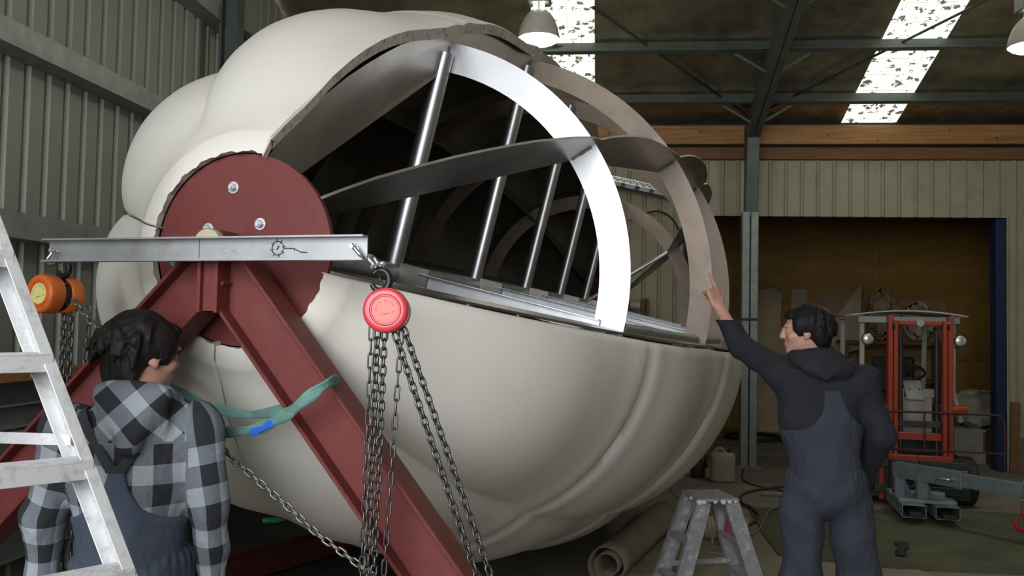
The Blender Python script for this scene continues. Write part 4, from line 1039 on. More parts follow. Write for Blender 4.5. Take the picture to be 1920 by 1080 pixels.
m = MB(); m.lathe([(.10, .44), (.14, .72), (.148, .72), (.148, .735), (.135, .735), (.098, .46), (0, .46)], (5.18, 11.05, 0), (0, 0, 1), 24); m.build('pail', 'galv_dull', bk, smooth=40)
m = MB(); m.bar((4.97, 11.22, 0), (4.99, 11.22, .85), .10, .04, up=(0, 1, 0)); tag(m.build('timber_offcut', 'pine_dark', bevel=.004), 'short timber offcut standing against the wall beside the doorway', 'timber')

# ================================================================ ON THE BACK WALL, LEFT WALL
ct = thing('perforated_tray', (.2, 11.15, 3.5), 'perforated steel tray fixed at a slant to the back wall behind the hoops', 'tray')
a, b = V(-.55, 11.12, 3.70), V(1.05, 11.12, 3.36)
m = MB(); m.bar(a, b, .16, .004); m.bar(a+V(0, -.08, -.055), b+V(0, -.08, -.055), .004, .11); m.bar(a+V(0, .08, -.055), b+V(0, .08, -.055), .004, .11); m.build('tray_body', 'galv_dull', ct)
d_ = (b-a).normalized(); L_ = (b-a).length; nk = 20
for i in range(nk):
    p = a + d_*(L_*(i+.5)/nk) + V(0, -.084, -.028)
    for (s1, s2) in ((-1, -1), (1, -1)):
        m = MB(); m.bar(p + d_*(s1*.034) + V(0, 0, .025), p - V(0, 0, .022), .006, .006, up=(0, 1, 0)); m.build('mesh_strand', 'zinc', ct)
m = MB(); m.bar(a+V(0, -.086, 0), b+V(0, -.086, 0), .008, .008); m.bar(a+V(0, -.086, -.055), b+V(0, -.086, -.055), .008, .008); m.build('tray_edge', 'zinc', ct)
for i in range(9):
    p = a + d_*(L_*(i+.5)/9); m = MB(); m.bar(p+V(0, -.087, -.06), p+V(0, -.087, -.115)-d_*.03, .05, .006, up=(0, 1, 0)); m.build('tray_slot', 'dark_steel', ct)
cable('wall_cable', [(.33, 11.2, 3.02), (.42, 11.2, 3.07), (.55, 11.2, 3.12), (.70, 11.2, 3.14), (.85, 11.2, 3.06), (.95, 11.18, 2.9)], .012, 'black_rubber', 'black cable looping across the back wall under the tray', 'cable')
vs = thing('wall_valve', (.45, 11.2, 1.9), 'pale pipe stub with a timber bracket on the back wall', 'pipe')
m = MB(); m.tube([(.32, 11.1, 1.93), (.47, 11.1, 1.93)], .05, 14); m.build('pipe_stub', 'lamp_shell', vs, smooth=40)
for x in (.50, .56): m = MB(); m.box((x, 11.15, 1.86), (.035, .2, .34)); m.build('timber_cheek', 'pine_dark', vs)
tm = thing('timber_plank', (-3.3, 5.0, 1.3), 'weathered tan plank resting on the wall girt behind the ladder', 'plank')
m = MB(); m.box((-3.25, 4.2, 1.335), (.14, 2.9, .055), rz=.01); m.build('plank', 'pine', tm)
for (z, x, l) in ((1.12, -3.22, 'uppermost dark folded steel channel leaning along the left wall'), (.98, -3.18, 'middle dark folded steel channel leaning along the left wall'), (.84, -3.14, 'lowest dark folded steel channel leaning along the left wall')):
    t = thing('steel_purlin', (x, 4.6, z), l, 'steel channel', 'steel channels stacked on the left wall')
    m = MB(); m.box((x, 4.7, z), (.004, 3.6, .12)); m.box((x+.03, 4.7, z+.06), (.06, 3.6, .004)); m.box((x+.03, 4.7, z-.06), (.06, 3.6, .004)); m.build('channel', 'galv_dull', t)
    for y in (3.4, 6.0): m = MB(); m.box((x-.09, y, z), (.18, .03, .02)); m.build('bracket', 'dark_steel', t)
# beams and litter under the drum
m = MB(); ibeam(m, V(-2.6, 4.75, .10), V(-1.2, 7.6, .10), V(0, 0, 1), .16, .14); tag(m.build('base_beam', 'dark_red', bevel=.003), 'dark red steel beam lying on the floor under the drum', 'steel beam')
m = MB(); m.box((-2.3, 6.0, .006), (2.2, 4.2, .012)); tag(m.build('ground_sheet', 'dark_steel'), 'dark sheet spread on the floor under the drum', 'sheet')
bt = thing('green_bottle', (-2.75, 6.9, .012), 'small bright green bottle lying under the drum', 'bottle')
m = MB(); m.lathe([(0, 0), (.025, .003), (.026, .12), (.012, .15), (.011, .17), (0, .17)], (-2.72, 6.95, .04), (.9, .3, 0), 16); m.build('bottle_body', mat('bottle_green', (.02, .22, .05), .35), bt, smooth=40)
m = MB(); m.lathe([(.013, .165), (.013, .185), (0, .185)], (-2.72, 6.95, .04), (.9, .3, 0), 12); m.build('bottle_cap', 'black_rubber', bt, smooth=40)
# ================================================================ PEOPLE (smooth implicit bodies, meshed with surface nets)
class Field:
    def __init__(s, lo, hi, h):
        s.lo = np.array(lo, np.float32); s.h = h; s.n = np.ceil((np.array(hi)-np.array(lo))/h).astype(int)+1
        s.F = np.full(s.n, .5, np.float32)
        s.ax = [s.lo[i]+h*np.arange(s.n[i], dtype=np.float32) for i in range(3)]
    def sub(s, c, R):
        """index window around a box centre c +- R"""
        sl = []
        for i in range(3):
            a = max(0, int((c[i]-R[i]-s.lo[i])/s.h)); b = min(s.n[i], int((c[i]+R[i]-s.lo[i])/s.h)+2)
            if b <= a: return None
            sl.append(slice(a, b))
        return tuple(sl)
    def pts(s, sl): return np.meshgrid(s.ax[0][sl[0]], s.ax[1][sl[1]], s.ax[2][sl[2]], indexing='ij')
    def blend(s, sl, d, k, op='u'):
        a = s.F[sl]
        if op == 'u':
            h = np.maximum(k-np.abs(a-d), 0)/k if k > 0 else 0
            s.F[sl] = np.minimum(a, d)-h*h*k*.25
        elif op == 's':
            d = -d; h = np.maximum(k-np.abs(a-d), 0)/k if k > 0 else 0
            s.F[sl] = np.maximum(a, d)+h*h*k*.25
    def cone(s, a, b, ra, rb, k=.02, op='u', sc=(1, 1)):
        a = np.array(a, np.float32); b = np.array(b, np.float32); c = (a+b)/2; R = np.abs(b-a)/2+max(ra, rb)+.07
        sl = s.sub(c, R)
        if sl is None: return s
        X, Y, Z = s.pts(sl); ab = b-a; L = float(ab@ab)+1e-9
        t = np.clip(((X-a[0])*ab[0]+(Y-a[1])*ab[1]+(Z-a[2])*ab[2])/L, 0, 1)
        d = np.sqrt((X-a[0]-t*ab[0])**2+(Y-a[1]-t*ab[1])**2+(Z-a[2]-t*ab[2])**2)-(ra+(rb-ra)*t)
        s.blend(sl, d, k, op); return s
    def chain(s, pts, rs, k=.015):
        for i in range(len(pts)-1): s.cone(pts[i], pts[i+1], rs[i], rs[i+1], k)
        return s
    def ell(s, c, r, R=None, k=.02, op='u'):
        c = np.array(c, np.float32); r = np.array(r, np.float32); m = float(r.max())+.07
        sl = s.sub(c, (m, m, m))
        if sl is None: return s
        X, Y, Z = s.pts(sl); P = np.stack([X-c[0], Y-c[1], Z-c[2]], -1)
        if R is not None: P = P @ np.array(R, np.float32)
        k0 = np.sqrt(((P/r)**2).sum(-1)); k1 = np.sqrt(((P/(r*r))**2).sum(-1))+1e-6
        s.blend(sl, k0*(k0-1)/k1, k, op); return s
    def rbox(s, c, hf, rr, R=None, k=.02, op='u'):
        c = np.array(c, np.float32); hf = np.array(hf, np.float32)-rr; m = float(np.linalg.norm(hf))+rr+.05
        sl = s.sub(c, (m, m, m))
        if sl is None: return s
        X, Y, Z = s.pts(sl); P = np.stack([X-c[0], Y-c[1], Z-c[2]], -1)
        if R is not None: P = P @ np.array(R, np.float32)
        q = np.abs(P)-hf; d = np.sqrt((np.maximum(q, 0)**2).sum(-1))+np.minimum(q.max(-1), 0)-rr
        s.blend(sl, d, k, op); return s
    def mesh(s):
        F = s.F; S = F < 0
        nx, ny, nz = F.shape
        cnt = np.zeros((nx-1, ny-1, nz-1), np.uint8)
        for i in (0, 1):
            for j in (0, 1):
                for k in (0, 1): cnt += S[i:nx-1+i, j:ny-1+j, k:nz-1+k]
        act = (cnt > 0) & (cnt < 8); I = np.argwhere(act); idx = np.full(act.shape, -1, np.int64); idx[act] = np.arange(len(I))
        acc = np.zeros((len(I), 3), np.float32); num = np.zeros((len(I), 1), np.float32)
        cor = {}
        for i in (0, 1):
            for j in (0, 1):
                for k in (0, 1): cor[(i, j, k)] = F[I[:, 0]+i, I[:, 1]+j, I[:, 2]+k]
        for a in cor:
            for ax in range(3):
                if a[ax] == 1: continue
                b = list(a); b[ax] = 1; b = tuple(b); fa, fb = cor[a], cor[b]; cr = (fa < 0) != (fb < 0)
                t = np.where(cr, fa/np.where(fa == fb, 1, fa-fb), 0); p = np.tile(np.array(a, np.float32), (len(I), 1)); p[:, ax] += t
                acc += np.where(cr[:, None], p, 0); num += cr[:, None]
        Vt = s.lo + (I+acc/np.maximum(num, 1))*s.h
        quads = []
        for ax in range(3):
            o = [1, 1, 1]; o[ax] = 0; u_, v_ = [i for i in range(3) if i != ax]
            sl0 = tuple(slice(o[i], F.shape[i]-1) for i in range(3)); sh = list(sl0); sh[ax] = slice(1, F.shape[ax])
            A_ = S[sl0]; B_ = S[tuple(sh)]; E_ = np.argwhere(A_ != B_)
            if not len(E_): continue
            base = E_+np.array(o); ins = A_[tuple(E_.T)]
            def cell(du, dv):
                c = base.copy(); c[:, u_] -= du; c[:, v_] -= dv; return idx[c[:, 0], c[:, 1], c[:, 2]]
            q = np.stack([cell(0, 0), cell(1, 0), cell(1, 1), cell(0, 1)], 1)
            fl = ins if ax != 1 else ~ins
            q[~fl] = q[~fl][:, ::-1]; quads.append(q)
        Q = np.concatenate(quads); Q = Q[(Q >= 0).all(1)]
        return Vt, Q
def sdf_obj(fld, name, mt, parent, mtx, uvf=None, relax=1):
    Vt, Q = fld.mesh()
    for _ in range(relax):       # light Laplacian relaxation removes the grid steps
        s_ = np.zeros_like(Vt); c_ = np.zeros((len(Vt), 1), np.float32)
        for a, b in ((0, 1), (1, 2), (2, 3), (3, 0)):
            np.add.at(s_, Q[:, a], Vt[Q[:, b]]); np.add.at(s_, Q[:, b], Vt[Q[:, a]]); np.add.at(c_, Q[:, a], 1); np.add.at(c_, Q[:, b], 1)
        Vt = Vt*.45+.55*s_/np.maximum(c_, 1)
    me = bpy.data.meshes.new(name); n = len(Vt); f = len(Q)
    me.vertices.add(n); me.vertices.foreach_set('co', Vt.astype(np.float32).ravel())
    me.loops.add(4*f); me.loops.foreach_set('vertex_index', Q[:, ::-1].astype(np.int32).ravel())
    me.polygons.add(f); me.polygons.foreach_set('loop_start', np.arange(0, 4*f, 4, dtype=np.int32))
    me.polygons.foreach_set('use_smooth', np.ones(f, bool)); me.update(calc_edges=True); me.validate()
    me.materials.append(M[mt])
    if uvf is not None:
        uv = uvf(Vt); lay = me.uv_layers.new(name='weave'); li = np.zeros(len(me.loops), np.int32); me.loops.foreach_get('vertex_index', li)
        lay.data.foreach_set('uv', uv[li].astype(np.float32).ravel())
    o = bpy.data.objects.new(name, me); COL.objects.link(o)
    o.parent = parent; o.matrix_parent_inverse = wm(parent).inverted(); o.matrix_basis = mtx
    return o
def rotz(a): c, s = math.cos(a), math.sin(a); return np.array([[c, -s, 0], [s, c, 0], [0, 0, 1]])
def rotx(a): c, s = math.cos(a), math.sin(a); return np.array([[1, 0, 0], [0, c, -s], [0, s, c]])
def roty(a): c, s = math.cos(a), math.sin(a); return np.array([[c, 0, s], [0, 1, 0], [-s, 0, c]])
def folds(fld, amp, spec, region=None):
    X, Y, Z = np.meshgrid(*fld.ax, indexing='ij', sparse=True)
    w_ = 0
    for (kx, ky, kz, ph, wk) in spec:
        w_ = w_ + (2*np.abs(np.sin(.5*(kx*X+ky*Y+kz*Z+ph+1.8*np.sin(wk*(X*1.3-Y*.7+Z)+ph*2))))-1.2)
    w_ = w_/len(spec)*amp
    if region is not None: w_ = w_*region(X, Y, Z)
    fld.F += w_.astype(np.float32)

def head_prims(f, c, R, what):
    """head with face; local: +y is the face, origin at the middle of the head"""
    c = np.array(c, float); P = lambda x, y, z: c + R @ np.array([x, y, z])
    if what == 'skin':
        f.ell(P(0, -.012, .022), (.074, .094, .098), R, .02); f.ell(P(0, .030, -.045), (.058, .062, .066), R, .03)
        f.ell(P(0, .068, -.088), (.026, .022, .020), R, .025)                       # chin
        f.cone(P(0, .086, .028), P(0, .106, -.020), .008, .0120, .014)               # nose
        for s in (-1, 1):
            f.ell(P(s*.010, .102, -.024), (.009, .011, .007), R, .008)               # nostrils
            f.ell(P(s*.032, .080, .030), (.024, .012, .009), R, .012)                # brow
            f.ell(P(s*.031, .086, .006), (.015, .010, .009), R, .008, 's')           # eye socket
            f.ell(P(s*.031, .076, .005), (.0125, .0125, .0115), R, .004)             # eyeball and lids
            f.ell(P(s*.045, .060, -.022), (.022, .022, .020), R, .02)                # cheek
            f.ell(P(s*.078, -.008, -.004), (.010, .021, .032), R @ rotz(-s*.35) @ rotx(-.15), .008)   # ear
            f.ell(P(s*.088, -.002, .002), (.007, .011, .018), R, .005, 's'); f.ell(P(s*.078, .0, -.032), (.007, .009, .010), R, .008)
        f.ell(P(0, .088, -.050), (.022, .010, .0055), R, .008); f.ell(P(0, .085, -.061), (.019, .010, .0065), R, .008)
        f.cone(P(-.016, .098, -.0555), P(.016, .098, -.0555), .0022, .0022, .004, 's')   # mouth line
    return P
def hand_prims(f, w0, fwd, up, side, curls, thumb, spread=.06, size=1.0):
    """w0 wrist, fwd towards fingers, up = back of the hand, side = +1 when the thumb lies along fwd x up"""
    w0 = np.array(w0, float); fw = np.array(fwd, float); fw /= np.linalg.norm(fw); up = np.array(up, float); up -= fw*(up@fw); up /= np.linalg.norm(up)
    ac = np.cross(fw, up)*side; S_ = size
    R = np.stack([ac, fw, up], 1)
    f.cone(w0-fw*.03, w0+fw*.012, .027*S_, .026*S_, .015); f.rbox(w0+fw*.052*S_, np.array((.041, .050, .0145))*S_, .012, R, .014)
    L = [(.030, .046, .027, .022, .0092), (.010, .050, .031, .023, .0095), (-.011, .047, .029, .022, .0090), (-.031, .037, .022, .020, .0080)]
    for i, (ox, a, b, c_, r) in enumerate(L):
        p = w0+fw*(.096 if i < 3 else .089)*S_+ac*ox*S_; ang = 0.0; pts = [p-fw*.02]; sp = ac*(spread*(1.2-.8*i))
        pts.append(p)
        for l_, cu in zip((a, b, c_), curls[i]):
            ang += cu; d = fw*math.cos(ang)-up*math.sin(ang)+sp*math.cos(ang); d = d/np.linalg.norm(d); p = p+d*l_*S_; pts.append(p)
        f.chain(pts, [r*S_, r*S_, r*.95*S_, r*.9*S_, r*.78*S_], .006)
    p = w0+fw*.028*S_+ac*.030*S_; d1, d2 = thumb; pts = [p]
    for d, l_ in ((d1, .042), (d1, .034), (d2, .028)):
        v_ = ac*d[0]+fw*d[1]+up*d[2]; v_ = v_/np.linalg.norm(v_); p = p+v_*l_*S_; pts.append(p)
    f.chain(pts, [.015*S_, .0125*S_, .0105*S_, .0085*S_], .010)
RELAX = [(.25, .35, .25), (.3, .42, .3), (.35, .45, .3), (.4, .5, .35)]
POINT = [(.05, .06, .04), (1.35, 1.55, .9), (1.4, 1.6, .9), (1.4, 1.6, .9)]

def person(J, s, h, pos, label, hair_mt, top_mt, over_mt, strap_mt, shirt_uv, bibw, hoodf, hairf, hands):
    t = thing('person', pos, label, 'person')
    mtx = Matrix.Translation(pos) @ Matrix.Rotation(-h, 4, 'Z')
    A = {k: np.array(v, float) for k, v in J.items()}
    hc, hR = A['head'], J['headR']
    allp = np.array([A[k] for k in ('shL', 'elL', 'wrL', 'shR', 'elR', 'wrR', 'head', 'pelvis')])
    lo = np.minimum(allp.min(0)-.22, (-.3, -.25, 0)); hi = np.maximum(allp.max(0)+.25, (.3, .3, hc[2]+.2)); lo[2] = -.005
    # ---- bare body, one continuous surface
    b = Field(lo, hi, .0058)
    pv, ch, nk = A['pelvis'], A['chest'], A['neck']
    b.ell(pv, (.15*s, .10*s, .12*s), None, .05); b.cone(pv+(0, 0, .05), ch, .115*s, .125*s, .06); b.ell(ch, (.15*s, .10*s, .15*s), None, .06)
    b.cone(ch+(0, -.01, .12*s), nk, .075*s, .056*s, .05); b.cone(nk, hc+hR @ np.array([0, -.02, -.055]), .057*s, .053*s, .03)
    for sd in 'LR':
        b.cone(ch+(0, 0, .09*s), A['sh'+sd], .07*s, .055*s, .05)
        b.cone(A['sh'+sd], A['el'+sd], .050*s, .040*s, .03); b.cone(A['el'+sd], A['wr'+sd], .040*s, .027*s, .02)
        b.cone(A['hip'+sd], A['kn'+sd], .078*s, .054*s, .04); b.cone(A['kn'+sd], A['an'+sd], .052*s, .036*s, .03)
        b.cone(A['an'+sd], A['an'+sd]+(0, .14, -.045), .035*s, .028*s, .02)
        hd = hands[sd]; hand_prims(b, A['wr'+sd], hd[0], hd[1], hd[2], hd[3], hd[4], size=s)
    head_prims(b, hc, hR, 'skin')
    body = sdf_obj(b, 'body', 'skin', t, mtx, relax=1)
    # eyes
    for sx in (-1, 1):
        m = MB(); e = hc+hR @ np.array([sx*.031, .0795, .005]); fd = hR @ np.array([0, 1, 0])
        m.lathe([(.0098, -.004), (.0095, 0), (.0075, .0045), (.0045, .0068)], Vector(e), Vector(fd), 14); m.lathe([(.0048, .0066), (.003, .0074), (0, .0078)], Vector(e), Vector(fd), 12, mi=1)
        o = m.build('eye', ['eye_white', 'eye_dark'], None, smooth=60); o.parent = t; o.matrix_parent_inverse = wm(t).inverted(); o.matrix_basis = mtx
    # ---- hair
    f = Field(hc-.2, hc+.2, .0045); hairf(f, lambda x, y, z: hc+hR @ np.array([x, y, z]), hR)
    sdf_obj(f, 'hair', hair_mt, t, mtx)
    # ---- hooded top
    f = Field((lo[0], lo[1], .80*s), (hi[0], hi[1], hc[2]+.05), .0062)
    def torso(g, o=0.0):
        g.ell(ch, (.192*s+o, .130*s+o, .20*s+o), None, .05); g.cone(ch+(0, 0, -.05), pv+(0, 0, .10), .142*s+o, .155*s+o, .08)
        g.ell(ch+(0, -.012, .11*s), (.185*s+o, .105*s+o, .10*s+o), None, .05)
    torso(f)
    for sd in 'LR':
        sh, el, wr = A['sh'+sd], A['el'+sd], A['wr'+sd]
        f.cone(ch*.4+sh*.6+(0, 0, .005), sh, .085*s, .082*s, .06); f.cone(sh, el, .075*s, .062*s, .035); f.cone(el, wr, .061*s, .045*s, .025)
        d = (wr-el)/np.linalg.norm(wr-el); f.cone(wr-d*.035, wr+d*.004, .040*s, .037*s, .01)
    hoodf(f, nk, hc, s)
    folds(f, .012, [(6, 14, 30, .3, 9), (22, 9, 17, 1.9, 11), (-19, 12, 26, 4.1, 8), (30, -8, -14, 2.2, 10)])
    top = sdf_obj(f, 'hooded_top', top_mt, t, mtx, uvf=(lambda Vt: shirt_uv(Vt, A, s)) if shirt_uv else None)
    # ---- bib overalls
    f = Field((-.34, -.30, 0), (.34, .32, ch[2]+.26*s), .0066); torso(f, .010*s)
    X, Y, Z = np.meshgrid(*f.ax, indexing='ij', sparse=True)
    folds(f, .005, [(40, 9, 7, 1.9, 5), (-34, 12, 16, 4.1, 6)])
    f.F = np.maximum(f.F, bibw(X, Y, Z))
    g = Field((-.34, -.30, 0), (.34, .32, ch[2]+.26*s), .0066)
    g.ell(pv+(0, -.005, .03), (.19*s, .150*s, .155*s), None, .05); g.cone(pv+(0, 0, .05), pv+(0, 0, .17*s), .150*s, .150*s, .05)
    for sd in 'LR':
        g.cone(A['hip'+sd], A['kn'+sd], .112*s, .088*s, .03); g.cone(A['kn'+sd], A['an'+sd]+(0, 0, .02), .092*s, .080*s, .04)
    folds(g, .016, [(5, 10, 26, .3, 8), (24, 5, 12, 1.2, 9), (-26, 6, 18, 3.1, 7), (44, 0, 3, .5, 3)])
    # gathered waist
    wz = pv[2]+.135*s
    g.F += (.010*np.exp(-((Z-wz)/.018)**2)+.0045*np.sin(np.arctan2(X, Y)*34)*np.exp(-((Z-wz)/.055)**2)).astype(np.float32)
    f.F = np.minimum(f.F, g.F)
    ov = sdf_obj(f, 'bib_overalls', over_mt, t, mtx)
    if strap_mt:
        f = Field((-.28, -.26, ch[2]-.12), (.28, .2, ch[2]+.26), .006); torso(f, .013*s)
        X, Y, Z = np.meshgrid(*f.ax, indexing='ij', sparse=True); f.F = np.maximum(f.F, strap_mt[1](X, Y, Z)); f.F = np.maximum(f.F, -(torso_shell(f, torso, s)))
        sdf_obj(f, 'straps', strap_mt[0], t, mtx)
    # ---- boots
    for sd in 'LR':
        a = A['an'+sd]; f = Field(a+(-.1, -.12, -.1), a+(.1, .26, .1), .006)
        f.cone(a+(0, -.03, -.045), a+(0, .13, -.058), .045, .040, .03); f.cone(a+(0, -.01, .05), a+(0, -.02, -.03), .052, .048, .03)
        f.F = np.maximum(f.F, (a[2]-.088-f.ax[2])[None, None, :])
        sdf_obj(f, 'boot', 'boot', t, mtx)
    return t
def torso_shell(f, torso, s):
    g = Field(f.lo, f.lo+(f.n-1)*f.h, f.h)
    if not np.array_equal(g.n, f.n):
        g.n = f.n.copy(); g.F = np.full(g.n, .5, np.float32); g.ax = f.ax
    torso(g, .004*s); return g.F

# ---- plaid cloth
pm = bpy.data.materials.new('plaid'); pm.use_nodes = True; nt = pm.node_tree; N = nt.nodes; L = nt.links; bs = N['Principled BSDF']; bs.inputs['Roughness'].default_value = .95
uvn = N.new('ShaderNodeUVMap'); uvn.uv_map = 'weave'; sp3 = N.new('ShaderNodeSeparateXYZ'); L.new(uvn.outputs[0], sp3.inputs[0])
def stripe(sock, per, th):
    a = N.new('ShaderNodeMath'); a.operation = 'MULTIPLY'; a.inputs[1].default_value = 1/per; L.new(sock, a.inputs[0])
    b = N.new('ShaderNodeMath'); b.operation = 'FRACT'; L.new(a.outputs[0], b.inputs[0])
    c = N.new('ShaderNodeMath'); c.operation = 'LESS_THAN'; c.inputs[1].default_value = th; L.new(b.outputs[0], c.inputs[0]); return c.outputs[0]
s1, s2 = stripe(sp3.outputs[0], .094, .5), stripe(sp3.outputs[1], .116, .53)
ad = N.new('ShaderNodeMath'); L.new(s1, ad.inputs[0]); L.new(s2, ad.inputs[1])
dv = N.new('ShaderNodeMath'); dv.operation = 'MULTIPLY'; dv.inputs[1].default_value = .5; L.new(ad.outputs[0], dv.inputs[0])
rp = N.new('ShaderNodeValToRGB'); rp.color_ramp.interpolation = 'CONSTANT'; e = rp.color_ramp.elements
e[0].position = 0; e[0].color = (.34, .375, .42, 1); e[1].position = .25; e[1].color = (.155, .175, .205, 1); k = e.new(.75); k.color = (.022, .023, .029, 1)
L.new(dv.outputs[0], rp.inputs[0])
tcn = N.new('ShaderNodeTexCoord'); nz = N.new('ShaderNodeTexNoise'); nz.inputs['Scale'].default_value = 9; nz.inputs['Detail'].default_value = 8; L.new(tcn.outputs['Object'], nz.inputs['Vector'])
mx = N.new('ShaderNodeMixRGB'); mx.blend_type = 'OVERLAY'; mx.inputs[0].default_value = .25; L.new(rp.outputs[0], mx.inputs[1]); L.new(nz.outputs['Fac'], mx.inputs[2]); L.new(mx.outputs[0], bs.inputs['Base Color'])
nb = N.new('ShaderNodeTexNoise'); nb.inputs['Scale'].default_value = 220; L.new(tcn.outputs['Object'], nb.inputs['Vector']); bp = N.new('ShaderNodeBump'); bp.inputs['Strength'].default_value = .2; bp.inputs['Distance'].default_value = .01
L.new(nb.outputs['Fac'], bp.inputs['Height']); L.new(bp.outputs[0], bs.inputs['Normal']); M['plaid'] = pm; add_wrinkles('plaid', .22, 7)
def plaid_uv(Vt, A, s):
    def seg(a, b):
        ab = b-a; t = np.clip(((Vt-a)@ab)/(ab@ab), 0, 1); p = Vt-a-t[:, None]*ab; return np.linalg.norm(p, axis=1), t*np.linalg.norm(ab), p, ab/np.linalg.norm(ab)
    uv = np.stack([np.arctan2(Vt[:, 0], -(Vt[:, 1]-.02))*.165+.027, Vt[:, 2]+.012], 1)
    hood = (Vt[:, 2] > A['neck'][2]-.115) & (Vt[:, 1] < -.06) & (np.abs(Vt[:, 0]) < .15)
    hu = np.stack([(Vt[:, 0]*.72+Vt[:, 2]*.69), (-Vt[:, 0]*.69+Vt[:, 2]*.72)], 1); uv[hood] = hu[hood]
    dt = np.linalg.norm((Vt-A['chest'])/np.array([.2, .14, .3]), axis=1)
    for sd, sg in (('L', -1), ('R', 1)):
        d1, l1, p1, x1 = seg(A['sh'+sd], A['el'+sd]); d2, l2, p2, x2 = seg(A['el'+sd], A['wr'+sd]); L1 = np.linalg.norm(A['el'+sd]-A['sh'+sd])
        for d, l_, p, ax, off in ((d1, l1, p1, x1, 0), (d2, l2, p2, x2, L1)):
            other = np.minimum(d1, d2); m_ = (d <= other+1e-6) & (d < .105*s) & (sg*Vt[:, 0] > .165*s)
            e2 = np.cross(ax, (1, 0, 0)); e2 /= np.linalg.norm(e2); e1 = np.cross(e2, ax)
            an = np.arctan2(p@e1, p@e2); uv[m_] = np.stack([an*.062, l_+off+.02], 1)[m_]
    return uv

# ---- man with the plaid shirt, seen from behind (head turned right)
hrL = rotz(-math.radians(52)) @ rotx(-math.radians(9)); s = .95
JL = dict(pelvis=(0, 0, .885), chest=(0, -.025, 1.235), neck=(.01, -.035, 1.44), head=(.012, -.005, 1.568), headR=hrL,
          shL=(-.180, -.015, 1.345), elL=(-.250, .02, 1.105), wrL=(-.262, .07, .865), shR=(.175, -.035, 1.345), elR=(.215, -.045, 1.115), wrR=(.228, .00, .905),
          hipL=(-.095, 0, .84), hipR=(.095, 0, .84), knL=(-.11, .03, .46), knR=(.11, .03, .46), anL=(-.12, .0, .09), anR=(.12, .0, .09))
def bibL(X, Y, Z):
    k = np.clip((Z-1.10)/.165, 0, 1); w_ = np.where(Z < 1.095, .4, .022+.17*(1-np.sqrt(np.clip(1-(1-k)**2, 0, 1))))
    back = np.abs(X+.018)-w_; front = np.abs(X)-.13
    d = np.where(Y < 0, back, front); return np.maximum(d*.8, Z-np.where(Y < 0, 1.265, 1.32)).astype(np.float32)
def strapsL(X, Y, Z):
    t = np.clip((Z-1.25)/.17, 0, 1.3); d1 = np.abs(X-(-.01+.115*t)); d2 = np.abs(X-(-.03-.115*t))
    return (np.maximum(np.minimum(d1, d2)-.019, 1.245-Z)).astype(np.float32)
def hood_down(tipz, wx, wy, hgt, xo=0.0):
    def fn(f, nk, hc, s):
        n = 12
        for i in range(n):       # rolled collar round the neck
            a0, a1 = 2*PI*i/n, 2*PI*(i+1)/n
            P = lambda a: nk+np.array([.088*math.sin(a)*s+xo*.3, -.005-.088*math.cos(a)*s, -.012+.035*math.cos(a)])
            f.cone(P(a0), P(a1), .032*s, .032*s, .03)
        f.ell(nk+np.array([xo, -.105*s, tipz]), (wx, wy, hgt), rotx(.35), .035)
        f.cone(nk+np.array([xo-.07, -.10, .015]), nk+np.array([xo, -.155, tipz-hgt*.75]), .028, .02, .03); f.cone(nk+np.array([xo+.07, -.10, .015]), nk+np.array([xo, -.155, tipz-hgt*.75]), .028, .02, .03)
    return fn
def tufts(f, P, R, n, seed, zmin, length, fmax):
    rnd = random.Random(seed)
    for i in range(n):
        az = rnd.uniform(0, 2*PI); el = rnd.uniform(-.35, 1.35)
        d = np.array([math.cos(el)*math.sin(az), -math.cos(el)*math.cos(az), math.sin(el)])
        a = np.array([0, -.026, .03])+d*np.array([.086, .102, .092])
        if a[1] > fmax and a[2] < .075: continue
        if abs(a[0]) > .05 and a[2] < .085 and a[1] > -.065: continue
        dn = np.array([d[0]*.55+rnd.uniform(-.25, .25), d[1]*.55+rnd.uniform(-.2, .2), -1.0+.5*max(d[2], 0)]); dn /= np.linalg.norm(dn)
        l_ = length*rnd.uniform(.6, 1.3); b = a+dn*l_; m_ = (a+b)/2+d*.001
        f.cone(P(*(a-d*.004)), P(*m_), .0065, .0055, .010); f.cone(P(*m_), P(*(b-d*.012)), .0055, .0025, .010)
def hair_long(f, P, R):
    f.ell(P(0, -.022, .035), (.088, .104, .096), R, .02); f.ell(P(0, -.060, -.015), (.078, .054, .080), R, .03)
    for sx in (-1, 1):
        f.ell(P(sx*.066, .010, .030), (.024, .055, .055), R, .02); f.ell(P(sx*.072, .034, .002), (.009, .011, .026), R, .012); f.ell(P(sx*.056, -.064, -.050), (.03, .03, .05), R, .02)
    f.ell(P(0, .062, .075), (.062, .030, .030), R, .02)
    tufts(f, P, R, 420, 3, 0, .062, -.012)
    for i in range(16):
        x = -.075+.15*i/15; f.cone(P(x, -.10+abs(x)*.45, -.06), P(x*1.05+.01*math.sin(i*5), -.098+abs(x)*.5, -.118-.012*math.sin(i*2.3)), .010, .003, .008)
    folds(f, .002, [(46, 30, 20, .3, 22), (-38, 52, 14, 2.3, 25), (20, -44, 36, 1.1, 30), (60, 20, -30, 4.0, 18)])
    X, Y, Z = np.meshgrid(*f.ax, indexing='ij', sparse=True); c = P(0, 0, 0)
    # cut away the face window
    pts = np.stack(np.broadcast_arrays(X-c[0], Y-c[1], Z-c[2]), -1) @ R
    face = np.maximum(np.maximum(.052+.10*np.abs(pts[..., 0])-pts[..., 1], pts[..., 2]-.052), -1)
    f.F = np.maximum(f.F, -face.astype(np.float32))
